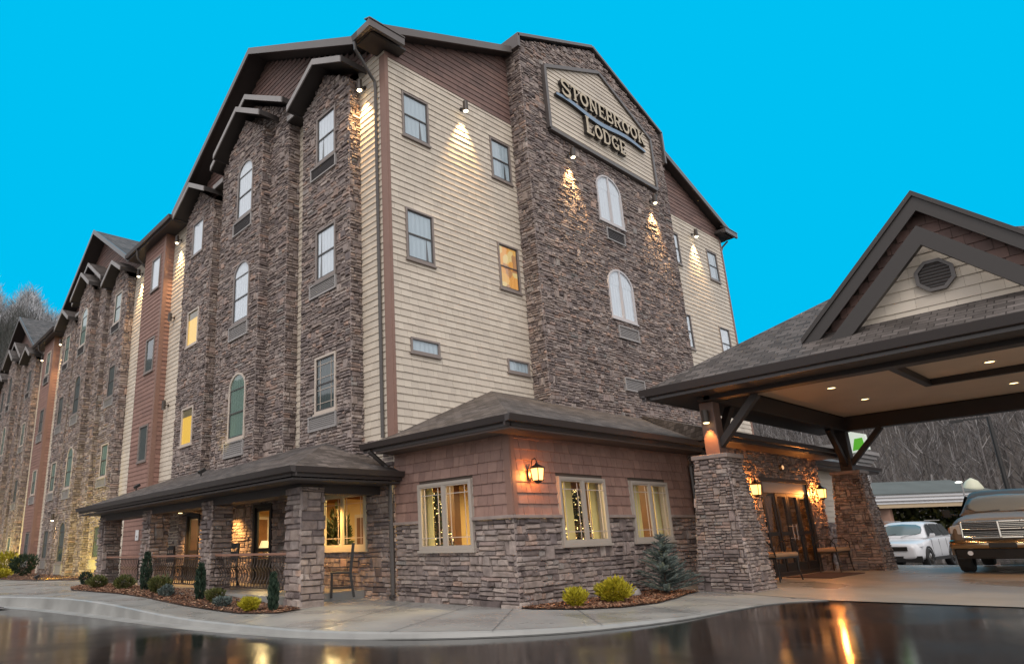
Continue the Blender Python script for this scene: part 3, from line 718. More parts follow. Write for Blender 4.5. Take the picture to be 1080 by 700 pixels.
# --- roofs of the hotel
mb = MB(); th = .14
def slab(mb, poly, th=.14): mb.prism(poly, (0, 0, -th), 0, 1, 1)
def wz(x): return EZ + SL * (x - EX)
ylo = 2.80
cuts = [ylo]
for yc in mod: cuts += [yc - HW, yc + HW]
cuts.append(YEND + .4)
for i in range(len(cuts) - 1):
    a, b = cuts[i], cuts[i + 1]; x0 = EX if i % 2 == 0 else .35
    if i == 0: slab(mb, [(x0, a, wz(x0)), (RX, a, RZ), (RX, b, RZ), (x0, b, wz(x0))])
    else: slab(mb, [(x0, a, wz(x0)), (RX, a, RZ), (RX, b, RZ), (x0, b, wz(x0))])
slab(mb, [(2 * RX - EX, ylo, EZ), (2 * RX - EX, YEND + .4, EZ), (RX, YEND + .4, RZ), (RX, ylo, RZ)])
xm = EX + (GZ - EZ) / SL
for yc in mod:
    for s_ in (-1, 1):
        slab(mb, [(EX - .03, yc + s_ * (HW + .0), EZ + .03), (EX - .03, yc, GZ), (xm, yc, GZ + .03), (EX + .3, yc + s_ * HW, EZ + .12)])
mb.build('roof', [m_roof, m_soffit], hotel)
# rake of the gable end (fascia) left and right of the tower, cornice returns
for s_ in (-1, 1):
    mb = MB(); X = lambda x: x if s_ == -1 else 2 * RX - x
    a = (X(EX), ylo - .02, EZ + .02); b = (X(T0 - .12 if s_ == -1 else 2 * RX - T1 - .12), ylo - .02, wz(T0 - .12 if s_ == -1 else 2 * RX - T1 - .12) + .02)
    mb.prism([a, b, (b[0], b[1], b[2] - .22), (a[0], a[1], a[2] - .22)], (0, .05, 0)); mb.build('rake_fascia', m_fascia, hotel)
# fascia of the cross gables and valley eaves
for yc in mod:
    mb = MB()
    for s_ in (-1, 1):
        a = (EX - .06, yc + s_ * HW, EZ + .05); b = (EX - .06, yc, GZ + .03)
        mb.prism([a, b, (b[0], b[1], b[2] - .24), (a[0], a[1], a[2] - .24)], (.05, 0, 0))
    mb.build('gable_fascia', m_fascia, hotel)
for i in range(2, len(cuts) - 1, 2):
    mb = MB(); mb.box((EX - .04, cuts[i], EZ - .24), (EX + .01, cuts[i + 1], EZ + .02)); mb.build('fascia', m_gutter, hotel)
mb = MB(); mb.box((EX - .04, ylo, EZ - .18), (EX + .01, mod[0] - HW, EZ + .02)); mb.build('fascia', m_gutter, hotel)
for i in range(0, len(cuts) - 1, 2):
    a, b = cuts[i], cuts[i + 1]
    mb = MB(); mb.prism([(EX - .17, a, EZ - .02), (EX - .04, a, EZ - .02), (EX - .04, a, EZ - .16), (EX - .13, a, EZ - .16)], (0, b - a, 0)); mb.build('gutter', m_gutter, hotel)
mb = MB()   # closed soffits
for i in range(0, len(cuts) - 1, 2): mb.box((EX + .01, cuts[i] + .06, EZ - .22), (0.02, cuts[i + 1], EZ - .17))
mb.box((EX + .05, ylo + .03, EZ - .21), (.45, Y0 + .02, EZ - .15))
mb.box((2 * RX - EX - 1.1, ylo + .03, EZ - .21), (2 * RX - EX - .02, Y0 + .02, EZ - .15)); mb.box((XR, Y0, EZ - .22), (2 * RX - EX, YEND, EZ - .17))
mb.build('soffit', m_soffit, hotel)
mb = MB()   # boxed cornice return at both ends of the rake
for s_ in (-1, 1):
    X = lambda x: x if s_ == -1 else 2 * RX - x
    x0, x1 = sorted((X(EX - .17), X(.30)))
    mb = MB(); mb.box((x0, ylo - .10, EZ - .20), (x1, ylo - .025, EZ + .0)); mb.box((x0, ylo - .025, EZ - .20), (x0 + .1, ylo + .4, EZ - .02)); mb.prism([(x0, ylo - .12, EZ + .002), (x1, ylo - .12, EZ + .002), (x1, ylo + .1, EZ + .09), (x0, ylo + .1, EZ + .09)], (0, 0, .03)); mb.build('cornice_return', m_fascia, hotel)

# small gable hoods over the bays
def hood(yc, half, xf, zend, sl, depth=None):
    mb = MB(); zp = zend + half * sl
    for s_ in (-1, 1):
        ye = yc + s_ * half
        mb.prism([(xf, ye, zend), (xf, yc, zp), (.02, yc, zp), (.02, ye, zend)], (0, 0, -.10), 0, 1, 1)
        # pale fascia on the front
        mb.prism([(xf - .035, ye - s_ * .0, zend + .01), (xf - .035, yc, zp + .01), (xf - .035, yc, zp - .17), (xf - .035, ye, zend - .17)], (.035, 0, 0), 2)
        mb.box((xf, min(ye, ye + s_ * .035), zend - .16), (.02, max(ye, ye + s_ * .035), zend + .005), 1)
    mb.build('bay_hood', [m_roof, m_soffit, m_greyfascia], hotel)
for k, yc in enumerate(mod):
    o = yc - YC0
    hood(5.2 + o, 1.30, -.82, 12.98, .56); hood(13.3 + o, 1.32, -.82, 12.98, .56)
    hood(9.24 + o, 2.35, -.78, 13.55, .62); hood(9.24 + o, 1.52, -1.06, 13.48, .62)
mb = MB()   # little eave boards between bays
for k, yc in enumerate(mod):
    o = yc - YC0
    for a, b in ((6.5, 7.15), (11.35, 12.1)): mb = MB(); mb.box((-.42, a + o, 12.98), (0, b + o, 13.2), 0); mb.box((-.46, a + o, 13.0), (-.42, b + o, 13.17), 1); mb.build('eave_return', [m_soffit, m_greyfascia], hotel)

# downspouts
mb = MB()
mb.tube([(EX - .08, 3.42, EZ - .15), (EX - .06, 3.42, EZ - .38), (-.09, 3.46, EZ - 1.0), (-.07, 3.46, EZ - 1.15), (-.07, 3.46, 3.3)], .042, 8); mb.build('downspout', m_pipe, hotel)
for k in range(2): mb = MB(); mb.tube([(EX - .08, 18.75 + PER * k, EZ - .15), (EX, 18.8 + PER * k, EZ - .5), (-.07, 18.82 + PER * k, EZ - 1), (-.07, 18.82 + PER * k, .1)], .045, 8); mb.build('downspout', m_pipe, hotel)
mb = MB(); mb.tube([(XR + .08, Y0 + .05, EZ - .9), (XR + .08, Y0 + .05, 3)], .04, 8); mb.tube([(2 * RX - EX - .1, Y0 - .1, EZ - .3), (XR + .2, Y0, EZ - .62), (XR + .08, Y0 + .05, EZ - .9)], .04, 8); mb.build('downspout', m_pipe, hotel)

# --- ground floor under the porch (wall plane x=0, y 3.15..16.45)
ZP = .16
doors = [(8.25, .2, 9.25, 2.24), (12.72, .2, 13.72, 2.24)]
pw = [(4.15, 1.0, 5.95, 2.24)]
hol = doors + pw
mb = MB(); pl = rect(Y0 + .02, -.2, 16.45, 3.3); stone(mb, Fw, pl, hol, sz=1.3, dep=(.015, .05)); backing(mb, Fw, pl, hol)
mb.build('porch_wall_stone', [m_stone, m_mortar], hotel, uv=False)
for d_ in doors:
    y0, z0, y1, z1 = d_; mb = MB(); framebox(mb, Fw, y0, z0, y1, z1, .09, -.08, .05); door = mb.build('porch_door', m_black, hotel, bevel=.004)
    mb = MB(); framebox(mb, Fw, y0 + .09, z0 + .05, y1 - .09, z1 - .09, .10, -.05, .0); mb.box((-.0, y0 + .19, z0 + .14), (.045, y1 - .19, z0 + .62)); mb.prism([Fw.p(y0 + .19, 1.0, -.045), Fw.p(y1 - .19, 1.0, -.045), Fw.p(y1 - .19, 1.1, -.045), Fw.p(y0 + .19, 1.1, -.045)], Fw.N * .04)
    mb.build('door_leaf', m_black, door)
    mb = MB(); mb.face([Fw.p(y0 + .19, z0 + .14, -.03), Fw.p(y1 - .19, z0 + .14, -.03), Fw.p(y1 - .19, z1 - .19, -.03), Fw.p(y0 + .19, z1 - .19, -.03)]); mb.build('pane', m_glassd, door)
window(hotel, Fw, 4.15, 1.0, 5.95, 2.24, None, style='casement2', fm=mat('cream_frame', (.62, .55, .38), .45), trim=.08, grid=True, label='wide porch window with cream frame glowing yellow')

# --- lobby wing in front of the gable
lobby = thing('lobby_wing', 'one storey wing with rust shake siding over ledge stone at the corner', 'building', (6, .1, 0))
CAPZ = 1.45; AE = 3.05
lw = [(1.1, 1.0, 2.95, 2.20)]                 # west side (u=y)
rw = [(1.5, 1.03, 3.36, 2.22), (4.48, 1.03, 6.3, 2.22)]   # u=x (scaled)
rw = [(1.5 * .815 + .03, .98, 3.34 * .815 + .02, 2.2), (4.5 * .815, .98, 6.3 * .815, 2.2)]
lw = [(1.12 * .815, .95, 2.93 * .815, 2.2)]
XE = 6.35
def clad(F, u0, u1, hol, nm):
    mb = MB(); pl = rect(u0 - .02, -.15, u1, CAPZ); stone(mb, F, pl, hol, sz=1.15, dep=(.02, .065)); backing(mb, F, pl, hol); mb.build(nm + '_stone', [m_stone, m_mortar], lobby, uv=False)
    mb = MB(); pl = rect(u0, CAPZ + .06, u1, AE + .1); lap(mb, F, pl, hol, e=.19, wmin=.12, wmax=.30, gap=.006, jit=.005, dep=.028); backing(mb, F, pl, hol); mb.build(nm + '_shakes', [m_shake, m_under], lobby, uv=False)
    for p, q in ivals(rect(u0 - .07, 0, u1, 3), hol, CAPZ + .03): mb = MB(); mb.prism([F.p(p, CAPZ, 0), F.p(q, CAPZ, 0), F.p(q, CAPZ, .1), F.p(p, CAPZ, .1)], (0, 0, .06)); mb.build('stone_cap', m_cap, lobby, bevel=.008)
clad(FW(0), 0, Y0 - .0, lw, 'west'); clad(FS(0), 0, XE, rw, 'south')
mb = MB(); mb.box((-.035, -.035, CAPZ + .07), (0, .10, AE)); mb.box((0, -.04, CAPZ + .07), (.10, 0, AE)); mb.build('corner_trim', m_trim, lobby)
m_fr = mat('putty_frame', (.42, .37, .32), .45)
for h in lw: window(lobby, FW(0), *h, None, style='casement2', fm=m_fr, trim=.055, grid=True, d=.03, label='west window with lit Christmas tree behind')
for h in rw: window(lobby, FS(0), *h, None, style='casement2', fm=m_fr, trim=.055, grid=True, d=.03)
# curtains hanging at the sides of the lobby windows
mb = MB()
for F_, hs in ((FW(0), lw), (FS(0), rw)):
    for h in hs:
        cu = (h[0] + h[2]) / 2
        for a, b in (((h[0] - .02, h[0] + .05), (h[2] - .17, h[2] + .04)) if F_.N.y == 0 else ((cu - .30, cu - .04), (h[2] - .20, h[2] + .04))):
            n_ = 8
            for k in range(n_):
                x0 = a + (b - a) * k / n_; x1 = a + (b - a) * (k + 1) / n_; d0 = -.18 - .03 * (k % 2); d1 = -.18 - .03 * ((k + 1) % 2)
                mb.face([F_.p(x0, .4, d0), F_.p(x1, .4, d1), F_.p(x1, 2.5, d1), F_.p(x0, 2.5, d0)])
mb.build('curtain', mat('light_tinted_curtain', (.74, .62, .28), .9), lobby, uv=False)  # yellow room light put into the cloth colour
# vestibule front (y=-.5)
VY = -.5; V0, V1 = 6.4, 13.0; DZ = 2.42; D0, D1 = 8.85, 11.95
F = FS(VY); hd = [(D0, -.05, D1, DZ)]
mb = MB(); pl = rect(V0 - .02, -.2, V1, 3.2); stone(mb, F, pl, hd, sz=.9); backing(mb, F, pl, hd)
G = Fr((V0, 0, 0), (0, 1, 0), (-1, 0, 0)); pl = rect(VY - .02, -.2, 0, 3.2); stone(mb, G, pl, sz=.9); mb.face([G.p(u, v) for u, v in pl], 1)
mb.face([(V1, VY, -.2), (V1, .2, -.2), (V1, .2, 3.2), (V1, VY, 3.2)], 1)
mb.build('entrance_stone', [m_stone, m_mortar], lobby, uv=False)
mb = MB(); framebox(mb, F, D0, 0, D1, DZ, .10, -.06, .05); mb.prism([F.p(D0 + .1, 2.05, -.06), F.p(D1 - .1, 2.05, -.06), F.p(D1 - .1, DZ - .1, -.06), F.p(D0 + .1, DZ - .1, -.06)], F.N * .07, 1)
ed = mb.build('entrance_doors', [m_black, mat('transom_grey', (.28, .27, .27), .4)], lobby, bevel=.004)
pw_ = (D1 - D0 - .2) / 4
for k in range(4):
    a = D0 + .1 + k * pw_; b = a + pw_; mb = MB(); framebox(mb, F, a + .01, .02, b - .01, 2.04, .085, -.05, .02 if k in (1, 2) else 0)
    mb.prism([F.p(a + .09, .98, -.04), F.p(b - .09, .98, -.04), F.p(b - .09, 1.07, -.04), F.p(a + .09, 1.07, -.04)], F.N * .05); mb.prism([F.p(a + .09, .1, -.04), F.p(b - .09, .1, -.04), F.p(b - .09, .3, -.04), F.p(a + .09, .3, -.04)], F.N * .05)
    mb.build('door_leaf', m_black, ed)
    mb = MB(); mb.face([F.p(a + .09, .3, -.015), F.p(b - .09, .3, -.015), F.p(b - .09, 1.96, -.015), F.p(a + .09, 1.96, -.015)]); mb.build('pane', m_glasst, ed)
for x in (D0 + .1 + 2 * pw_ - .12, D0 + .1 + 2 * pw_ + .12):
    mb = MB(); mb.tube([F.p(x, .85, .09), F.p(x, 1.25, .09)], .014, 6); mb.tube([F.p(x, .9, .0), F.p(x, .9, .09)], .01, 6); mb.tube([F.p(x, 1.2, .0), F.p(x, 1.2, .09)], .01, 6); mb.build('handle', m_ac, ed)
# wing east of the vestibule
F = FS(.15); mb = MB(); pl = rect(V1, -.6, 19, 1.3); stone(mb, F, pl); mb.face([F.p(u, v) for u, v in pl], 1); mb.build('east_stone', [m_stone, m_mortar], lobby, uv=False)
mb = MB(); pl = rect(V1, 1.3, 19, 3.1); lap(mb, F, pl, e=.17); mb.face([F.p(u, v) for u, v in pl], 1); mb.face([(19, .15, -.6), (19, Y0, -.6), (19, Y0, 3.1), (19, .15, 3.1)], 1); mb.build('east_siding', [m_cream, m_under], lobby, uv=False)
# roofs
mb = MB(); OV = .53; s = .42; zt = AE + .06
ys_ = YT + .02; h1 = Y0 + .0
zr = zt + (h1 + OV) * s; th = .12
slab(mb, [(-OV, -OV, zt), (h1, h1, zr), (-OV + .0, h1 + .0, zt)] if False else [(-OV, -OV, zt), (h1, h1, zr), (0.0, h1, zt + OV * s), (-OV, h1 + .35, zt)], th)
slab(mb, [(-OV, -OV, zt), (6.5, -OV, zt), (9.6, h1, zr), (h1, h1, zr)], th)
# vestibule roof
vz = 3.27; vs_ = .335; vy = -1.12; v0, v1 = 5.75, 13.25; zv = vz + (h1 - vy) * vs_
slab(mb, [(v0, vy, vz), (v1, vy, vz), (v1, h1, zv), (9.6, h1, zv)], th)
mb.face([(v0, vy, vz), (9.6, h1, zv), (v0 + .55, -.35, zt + .05), (v0, -.6, zt - .05)], 0)
slab(mb, [(13.2, -.35, zt), (19.5, -.35, zt), (19.5, h1, zt + 3.5 * .36), (13.2, h1, zt + 3.5 * .36)], th)
mb.build('roof', [m_roof, m_soffit], lobby)
mb = MB()
def eave(mb, p, q, nx_, ny_, w=.12, h=.12):
    """gutter along p-q hung on the outer side (nx,ny) plus a fascia behind it"""
    px, py, pz = p; qx, qy, qz = q
    mb.prism([(px, py, pz), (px + nx_ * w, py + ny_ * w, pz), (px + nx_ * w * .72, py + ny_ * w * .72, pz - h * .9), (px, py, pz - h)], (qx - px, qy - py, qz - pz))
    mb.prism([(px, py, pz - h), (px - nx_ * .03, py - ny_ * .03, pz - h), (px - nx_ * .03, py - ny_ * .03, pz - h - .06), (px, py, pz - h - .06)], (qx - px, qy - py, qz - pz))
eave(mb, (-OV, -OV, zt), (-OV, h1 + .4, zt), -1, 0); eave(mb, (-OV - .13, -OV, zt), (6.1, -OV, zt), 0, -1); eave(mb, (v0, vy, vz), (v1, vy, vz), 0, -1); eave(mb, (13.2, -.35, zt), (19.5, -.35, zt), 0, -1)
mb.build('gutter', m_gutter, lobby)
mb = MB(); mb.box((-OV + .02, -OV + .02, zt - .22), (0, h1, zt - .18)); mb.box((0, -OV + .02, zt - .22), (6.4, 0, zt - .18)); mb.box((v0 + .05, vy + .03, vz - .2), (v1, VY, vz - .16)); mb.box((13.0, -.33, zt - .2), (19.4, .15, zt - .16)); mb.build('soffit', mat('porch_soffit', (.09, .065, .055), .6), lobby)
mb = MB(); mb.tube([(-OV - .05, h1 + .15, zt - .15), (-.2, h1 + .12, zt - .42), (-.09, h1 + .06, zt - .55), (-.09, h1 + .06, .12), (-.16, h1 + .05, .06)], .05, 8); mb.build('downspout', m_pipe, lobby); mb = MB()
mb.tube([(6.30, -.5, zt - .1), (6.33, -.3, zt - .35), (6.30, -.08, zt - .5), (6.30, -.08, .1)], .045, 8); mb.build('downspout', m_pipe, lobby)
# interior of the lobby
mb = MB(); zc = 2.85
def inface(p, mi): mb.face(p, mi)
inface([(.1, .1, .03), (12.9, .1, .03), (12.9, 15, .25), (.1, 15, .25)], 0); inface([(.1, .1, zc), (12.9, .1, zc), (12.9, 15, zc), (.1, 15, zc)], 2)
inface([(5.8, 4.6, 0), (5.8, 15, 0), (5.8, 15, zc), (5.8, 4.6, zc)], 1); inface([(3.1, 4.6, 0), (12.9, 4.6, 0), (12.9, 4.6, zc), (3.1, 4.6, zc)], 1)
inface([(.1, 15, 0), (6, 15, 0), (6, 15, zc), (.1, 15, zc)], 1); inface([(12.9, -.4, 0), (12.9, 5, 0), (12.9, 5, zc), (12.9, -.4, zc)], 1)
inface([(6.7, .1, 0), (6.7, 3.1, 0), (6.7, 3.1, zc), (6.7, .1, zc)], 3); inface([(6.8, -.45, .03), (12.9, -.45, .03), (12.9, .1, .03), (6.8, .1, .03)], 0); inface([(6.8, -.45, zc), (12.9, -.45, zc), (12.9, .1, zc), (6.8, .1, zc)], 2)
mb.box((2.9, 4.4, 0), (3.1, 4.7, 2.85), 3); mb.box((1.9, 6.6, 0), (2.05, 6.8, 2.85), 3); mb.box((3.1, 4.57, 0), (5.8, 4.595, 1.0), 3)
mb.build('interior_room', [m_floor_in, m_wall_in, m_ceil_in, m_woodin], lobby)
def area(name, loc, size, e, col, rot=(0, 0, 0)):
    l = bpy.data.lights.new(name, 'AREA'); l.energy = e; l.size = size; l.color = col; o = bpy.data.objects.new(name, l); COL.objects.link(o); o.location = loc; o.rotation_euler = rot; return o
WARM = (1, .70, .30)
for p, e in (((1.3, 1.3, 2.8), 165), ((4.6, 2.6, 2.8), 170), ((1.6, 5.6, 2.6), 165), ((2.5, 9.0, 2.6), 220), ((2.5, 12.8, 2.8), 200)):
    area('room_ceiling_light', p, .6, e, WARM)
area('room_ceiling_light', (9.5, 2.8, 2.8), .8, 40, (1, .5, .2)); area('room_ceiling_light', (12.0, 1.8, 2.8), .6, 18, (1, .5, .2))
tag(S.objects['room_ceiling_light'])

# things seen through the porch glass
for (x, y0, y1, z0, z1) in ((5.77, 7.2, 8.3, 0.1, 2.15), (5.77, 11.4, 12.5, .1, 2.15)):
    mb = MB(); framebox(mb, FW(5.79), y0, z0, y1, z1, .12, 0, .05); mb.box((5.75, y0 + .12, z0), (5.79, y1 - .12, z1 - .12), 1); mb.build('interior_door', [m_almond, m_woodin], lobby)
for y, w, z, h in ((5.6, .7, 1.5, .5), (9.2, .9, 1.45, .6), (10.4, .5, 1.6, .5), (13.4, .8, 1.45, .55)):
    t = thing('wall_picture', {5.6: 'small dark picture on the back wall seen through the porch window', 9.2: 'wide picture on the back wall seen through the porch door', 10.4: 'small square picture beyond the wide one on the back wall', 13.4: 'picture at the far end of the back wall'}[y], 'picture', (5.75, y, z))
    mb = MB(); mb.box((5.73, y - w / 2, z), (5.79, y + w / 2, z + h)); mb.build('frame', m_woodin, t); mb = MB(); mb.box((5.72, y - w / 2 + .06, z + .06), (5.729, y + w / 2 - .06, z + h - .06)); mb.build('canvas', mat('canvas_red', (.35, .10, .05), .8, noise=(9, .5)), t)
for x0 in (.45, 2.7): mb = MB(); G = FS(14.98); framebox(mb, G, x0, .15, x0 + .95, 2.2, .1, 0, .05); mb.box((x0 + .1, 14.93, .15), (x0 + .85, 14.97, 2.1), 1); mb.build('interior_door', [m_almond, m_woodin], lobby)
mb = MB(); mb.box((5.74, 4.7, .1), (5.785, 7.2, 1.0)); mb.box((5.74, 8.3, .1), (5.785, 11.4, 1.0)); mb.build('wainscot', m_woodin, lobby)
mb = MB()
for y in (5.4, 7.4, 9.4, 11.4, 13.4): mb = MB(); mb.box((.12, y, 2.62), (5.8, y + .22, 2.84)); mb.build('ceiling_beam', m_woodin, lobby)
for (x, y, lb) in ((1.5, 7.1, 'dark round lobby table with lamp behind the porch window'), (1.9, 12.1, 'dark round lobby table with lamp behind the porch door')):
    t = thing('lamp_table', lb, 'table', (x, y, .1)); mb = MB(); mb.tube([(x, y, .78), (x, y, .82)], .35, 18); mb.build('tabletop', m_woodin, t, uv=False); mb = MB(); mb.tube([(x, y, .12), (x, y, .78)], .05, 8); mb.build('pedestal', m_woodin, t, uv=False)
    t2 = thing('table_lamp', lb.replace('dark round lobby table with lamp', 'lit table lamp with cone shade'), 'lamp', (x, y, .82)); mb = MB(); mb.tube([(x, y, .82), (x, y, 1.1)], [.07, .02], 10); mb.build('base', m_bronze, t2, uv=False); mb = MB(); mb.tube([(x, y, 1.08), (x, y, 1.32)], [.19, .10], 16); mb.build('lamp_shade', mat('shade_glow', (.9, .7, .4), .8, emit=(1, .75, .35), estr=1.2), t2, uv=False)
for (x, y, lb) in ((.75, 6.3, 'potted green plant just inside the porch window'), (.8, 13.6, 'potted green plant inside the farther porch door')):
    t = thing('potted_plant', lb, 'plant', (x, y, .1)); mb = MB(); mb.tube([(x, y, .1), (x, y, .45)], [.14, .19], 14); mb.build('pot', m_rust, t, uv=False); mb = MB(); leaves(mb, (x, y, 1.2), (.32, .32, .75), 500, .16, 'ball'); mb.build('foliage', m_lf_g, t, uv=False)
for (x, y, a, lb) in ((1.3, 8.9, 20, 'dark upholstered armchair inside the nearer porch door'), (1.6, 5.9, 200, 'dark upholstered armchair inside the porch window')):
    t = thing('armchair', lb, 'armchair', (x, y, .1), rotz=R(a), world=False); t.location = (x, y, .1)
    mb = MB(); mb.box((-.33, -.33, .12), (.33, .33, .45)); mb.build('seat', m_black, t, bevel=.04); mb = MB(); mb.box((-.38, -.33, .3), (-.26, .33, 1.0)); mb.build('backrest', m_black, t, bevel=.04)
    for q in (-1, 1): mb = MB(); mb.box((-.3, q * .33 - .05, .12), (.33, q * .33 + .05, .62)); mb.build('armrest', m_black, t, bevel=.03)
# picture, Christmas trees, lobby armchairs
pic = thing('wall_picture', 'framed dark floral picture on the yellow lobby wall', 'picture', (4.4, 4.56, 1.75))
mb = MB(); mb.box((4.0, 4.53, 1.35), (4.9, 4.57, 2.1)); mb.build('frame', m_woodin, pic)
mb = MB(); mb.box((4.07, 4.515, 1.42), (4.83, 4.529, 2.03), 0)
for _ in range(26):
    cx, cz = 4.1 + .68 * random.random(), 1.47 + .5 * random.random(); r0 = .03 + .03 * random.random()
    mb.face([(cx + r0 * math.cos(t), 4.512 - .0004 * _, cz + r0 * math.sin(t)) for t in [k * 1.0472 for k in range(6)]], 1 + _ % 2)
mb.build('canvas', [mat('canvas_cream', (.5, .38, .18), .8), mat('flower_brown', (.09, .04, .02), .8), mat('flower_red', (.3, .08, .04), .8)], pic, uv=False)
def xmas(loc, h, label):
    t = thing('christmas_tree', label, 'Christmas tree', loc)
    mb = MB(); rn = random.random
    for _ in range(2600):
        z = rn(); r0 = .30 * h * (1 - z) * math.sqrt(rn()) + .02; a = rn() * 6.283; p = Vector((loc[0] + r0 * math.cos(a), loc[1] + r0 * math.sin(a), loc[2] + .15 + z * h)); d_ = Vector((math.cos(a), math.sin(a), -.25)) * .1; s_ = Vector((-math.sin(a), math.cos(a), rn() - .5)) * .025
        mb.face([p - s_, p + d_, p + s_])
    mb.build('branches', m_lf_d, t, uv=False)
    mb = MB(); mb.tube([loc, (loc[0], loc[1], loc[2] + h * .9)], [.04, .01], 6); mb.build('trunk', m_bark, t, uv=False)
    mb = MB()
    for _ in range(240):
        z = rn(); r0 = .30 * h * (1 - z) + .03; a = rn() * 6.283; p = Vector((loc[0] + r0 * math.cos(a), loc[1] + r0 * math.sin(a), loc[2] + .15 + z * h)); q = .0065
        mb.box(p - Vector((q, q, q)), p + Vector((q, q, q)))
    mb.build('string_lights', mat('fairy_light', (1, .8, .4), .4, emit=(1, .7, .25), estr=5), t, uv=False)
xmas((3.9, 1.5, .03), 1.95, 'lit Christmas tree behind the first south window'); xmas((.95, 2.95, .03), 1.95, 'lit Christmas tree behind the west window')

# ------------------------------------------------------------------ porch
porch = thing('porch', 'shingled hip roof porch on square ledge stone columns along the west side', 'porch', (-1.2, 9, 0))
PX, PZ, PY0, PY1 = -2.62, 2.46, 2.92, 16.25; ps = .40; pin = 2.5
mb = MB(); zt2 = PZ + .06
slab(mb, [(PX, PY0, zt2), (0, PY0 + 2.55, zt2 + 2.55 * ps), (0, PY1 - 2.55, zt2 + 2.55 * ps), (PX, PY1, zt2)], .1)
slab(mb, [(PX, PY0, zt2), (0, PY0, zt2), (0, PY0 + 2.55, zt2 + 2.55 * ps)], .1); slab(mb, [(PX, PY1, zt2), (0, PY1, zt2), (0, PY1 - 2.55, zt2 + 2.55 * ps)], .1)
mb.build('roof', [m_roof, m_soffit], porch)
mb = MB(); eave(mb, (PX, PY0 - .12, zt2), (PX, PY1, zt2), -1, 0); eave(mb, (PX, PY0, zt2), (-.02, PY0, zt2), 0, -1); mb.build('gutter', m_gutter, porch)
mb = MB(); mb.box((PX + .03, PY0 + .03, PZ - .18), (-.05, PY1, PZ - .14)); mb.box((-2.0, 3.62, PZ - .36), (-1.5, 16.0, PZ - .18)); mb.box((-1.5, 3.62, PZ - .36), (-.05, 3.95, PZ - .18)); mb.build('beam', m_soffit, porch)
CW = .49; cols = [3.6, 7.55, 11.5, 15.45]
for i, y in enumerate(cols):
    mb = MB(); x0, x1 = -2.0, -2.0 + CW
    z0 = zwalk(x0, y) - .12; zt_ = PZ - .24
    for F_, a, b in ((FW(x0), y - .03, y + CW + .03), (Fr((x1, 0, 0), (0, 1, 0), (1, 0, 0)), y, y + CW), (FS(y), x0 - .03, x1 + .03), (Fr((0, y + CW, 0), (1, 0, 0), (0, 1, 0)), x0, x1)):
        pl = rect(a, z0, b, zt_); stone(mb, F_, pl, sz=1.7 if i == 0 else 1.35, dep=(.02, .08)); mb.face([F_.p(u, v) for u, v in pl], 1)
    mb.build('stone_column', [m_stone, m_mortar], porch, uv=False)
# porch slab edge
mb = MB(); mb.box((-2.12, 4.25, -.1), (-.02, 16.3, ZP + .02)); mb.build('floor_slab', m_kerb, porch, bevel=.01)
mb = MB(); mb.tube([(-2.0, 11.2, PZ - .2), (-.5, 11.4, PZ - .3), (-.12, 11.5, PZ - .5), (-.12, 11.5, .2)], .04, 8); mb.build('downspout', m_pipe, porch); mb = MB(); mb.tube([(-.12, 15.9, 2.3), (-.12, 15.9, .2)], .045, 8); mb.build('downspout', m_pipe, porch)
# railings
def railing(y0, y1, label):
    t = thing('porch_railing', label, 'railing', (-1.85, (y0 + y1) / 2, ZP), 'iron railings between the porch columns')
    x = -1.85; z0 = .30; z1 = .93
    mb = MB(); mb.bar((x, y0, z1 + .04), (x, y1, z1 + .04), .075, .05); mb.build('top_rail', m_wood, t, bevel=.008)
    mb = MB(); mb.bar((x, y0, z1 - .02), (x, y1, z1 - .02), .035, .02); mb.bar((x, y0, z0), (x, y1, z0), .035, .03); mb.build('bottom_rail', m_rail, t)
    base = MB(); pr = [(0, 0), (.0, .1), (.055, .22), (.05, .3), (-.03, .42), (0, .5), (0, z1 - z0)]
    base.tube([(-.0 + a, 0, b) for a, b in pr], .011, 6)
    me = None; n_ = int((y1 - y0) / .13)
    for k in range(1, n_):
        y = y0 + (y1 - y0) * k / n_
        if me is None:
            o = base.build('baluster', m_rail, None, uv=False); o.parent = t; me = o.data
        else:
            o = bpy.data.objects.new('baluster', me); COL.objects.link(o); o.parent = t
        L_ = LOC[t.name]; o.location = (x - L_[0], y - L_[1], z0 - L_[2])
railing(cols[0] + CW, cols[1], 'curved iron railing beside the corner porch column'); railing(cols[1] + CW, cols[2], 'curved iron railing between the second and third porch columns'); railing(cols[2] + CW, cols[3], 'curved iron railing between the third and farthest porch columns')

# ------------------------------------------------------------------ entrance canopy
can = thing('entrance_canopy', 'dark shingled drive-through canopy with a gable and flared stone pillars', 'canopy', (9, -5.7, 0))
CX0, CX1, CY1 = 4.1, 13.9, -.45; CY0 = -5.74 * 2 + .45; CZ = 4.11; cs = .62
hx = (CX1 - CX0) / 2; zr = CZ + hx * cs; xc = (CX0 + CX1) / 2
mb = MB()
GY, GX, GP, GF = -5.62, 4.80, 6.74, 2.14    # dormer gable: centre, fascia plane, peak, half width
slab(mb, [(CX0, CY1, CZ), (xc, CY1 - hx, zr), (xc, CY0 + hx, zr), (CX0, CY0, CZ)], .1)
slab(mb, [(CX1, CY0, CZ), (xc, CY0 + hx, zr), (xc, CY1 - hx, zr), (CX1, CY1, CZ)], .1)
slab(mb, [(CX0, CY1, CZ), (CX1, CY1, CZ), (xc, CY1 - hx, zr)], .1); slab(mb, [(CX1, CY0, CZ), (CX0, CY0, CZ), (xc, CY0 + hx, zr)], .1)
zf = GP - GF * 1.0
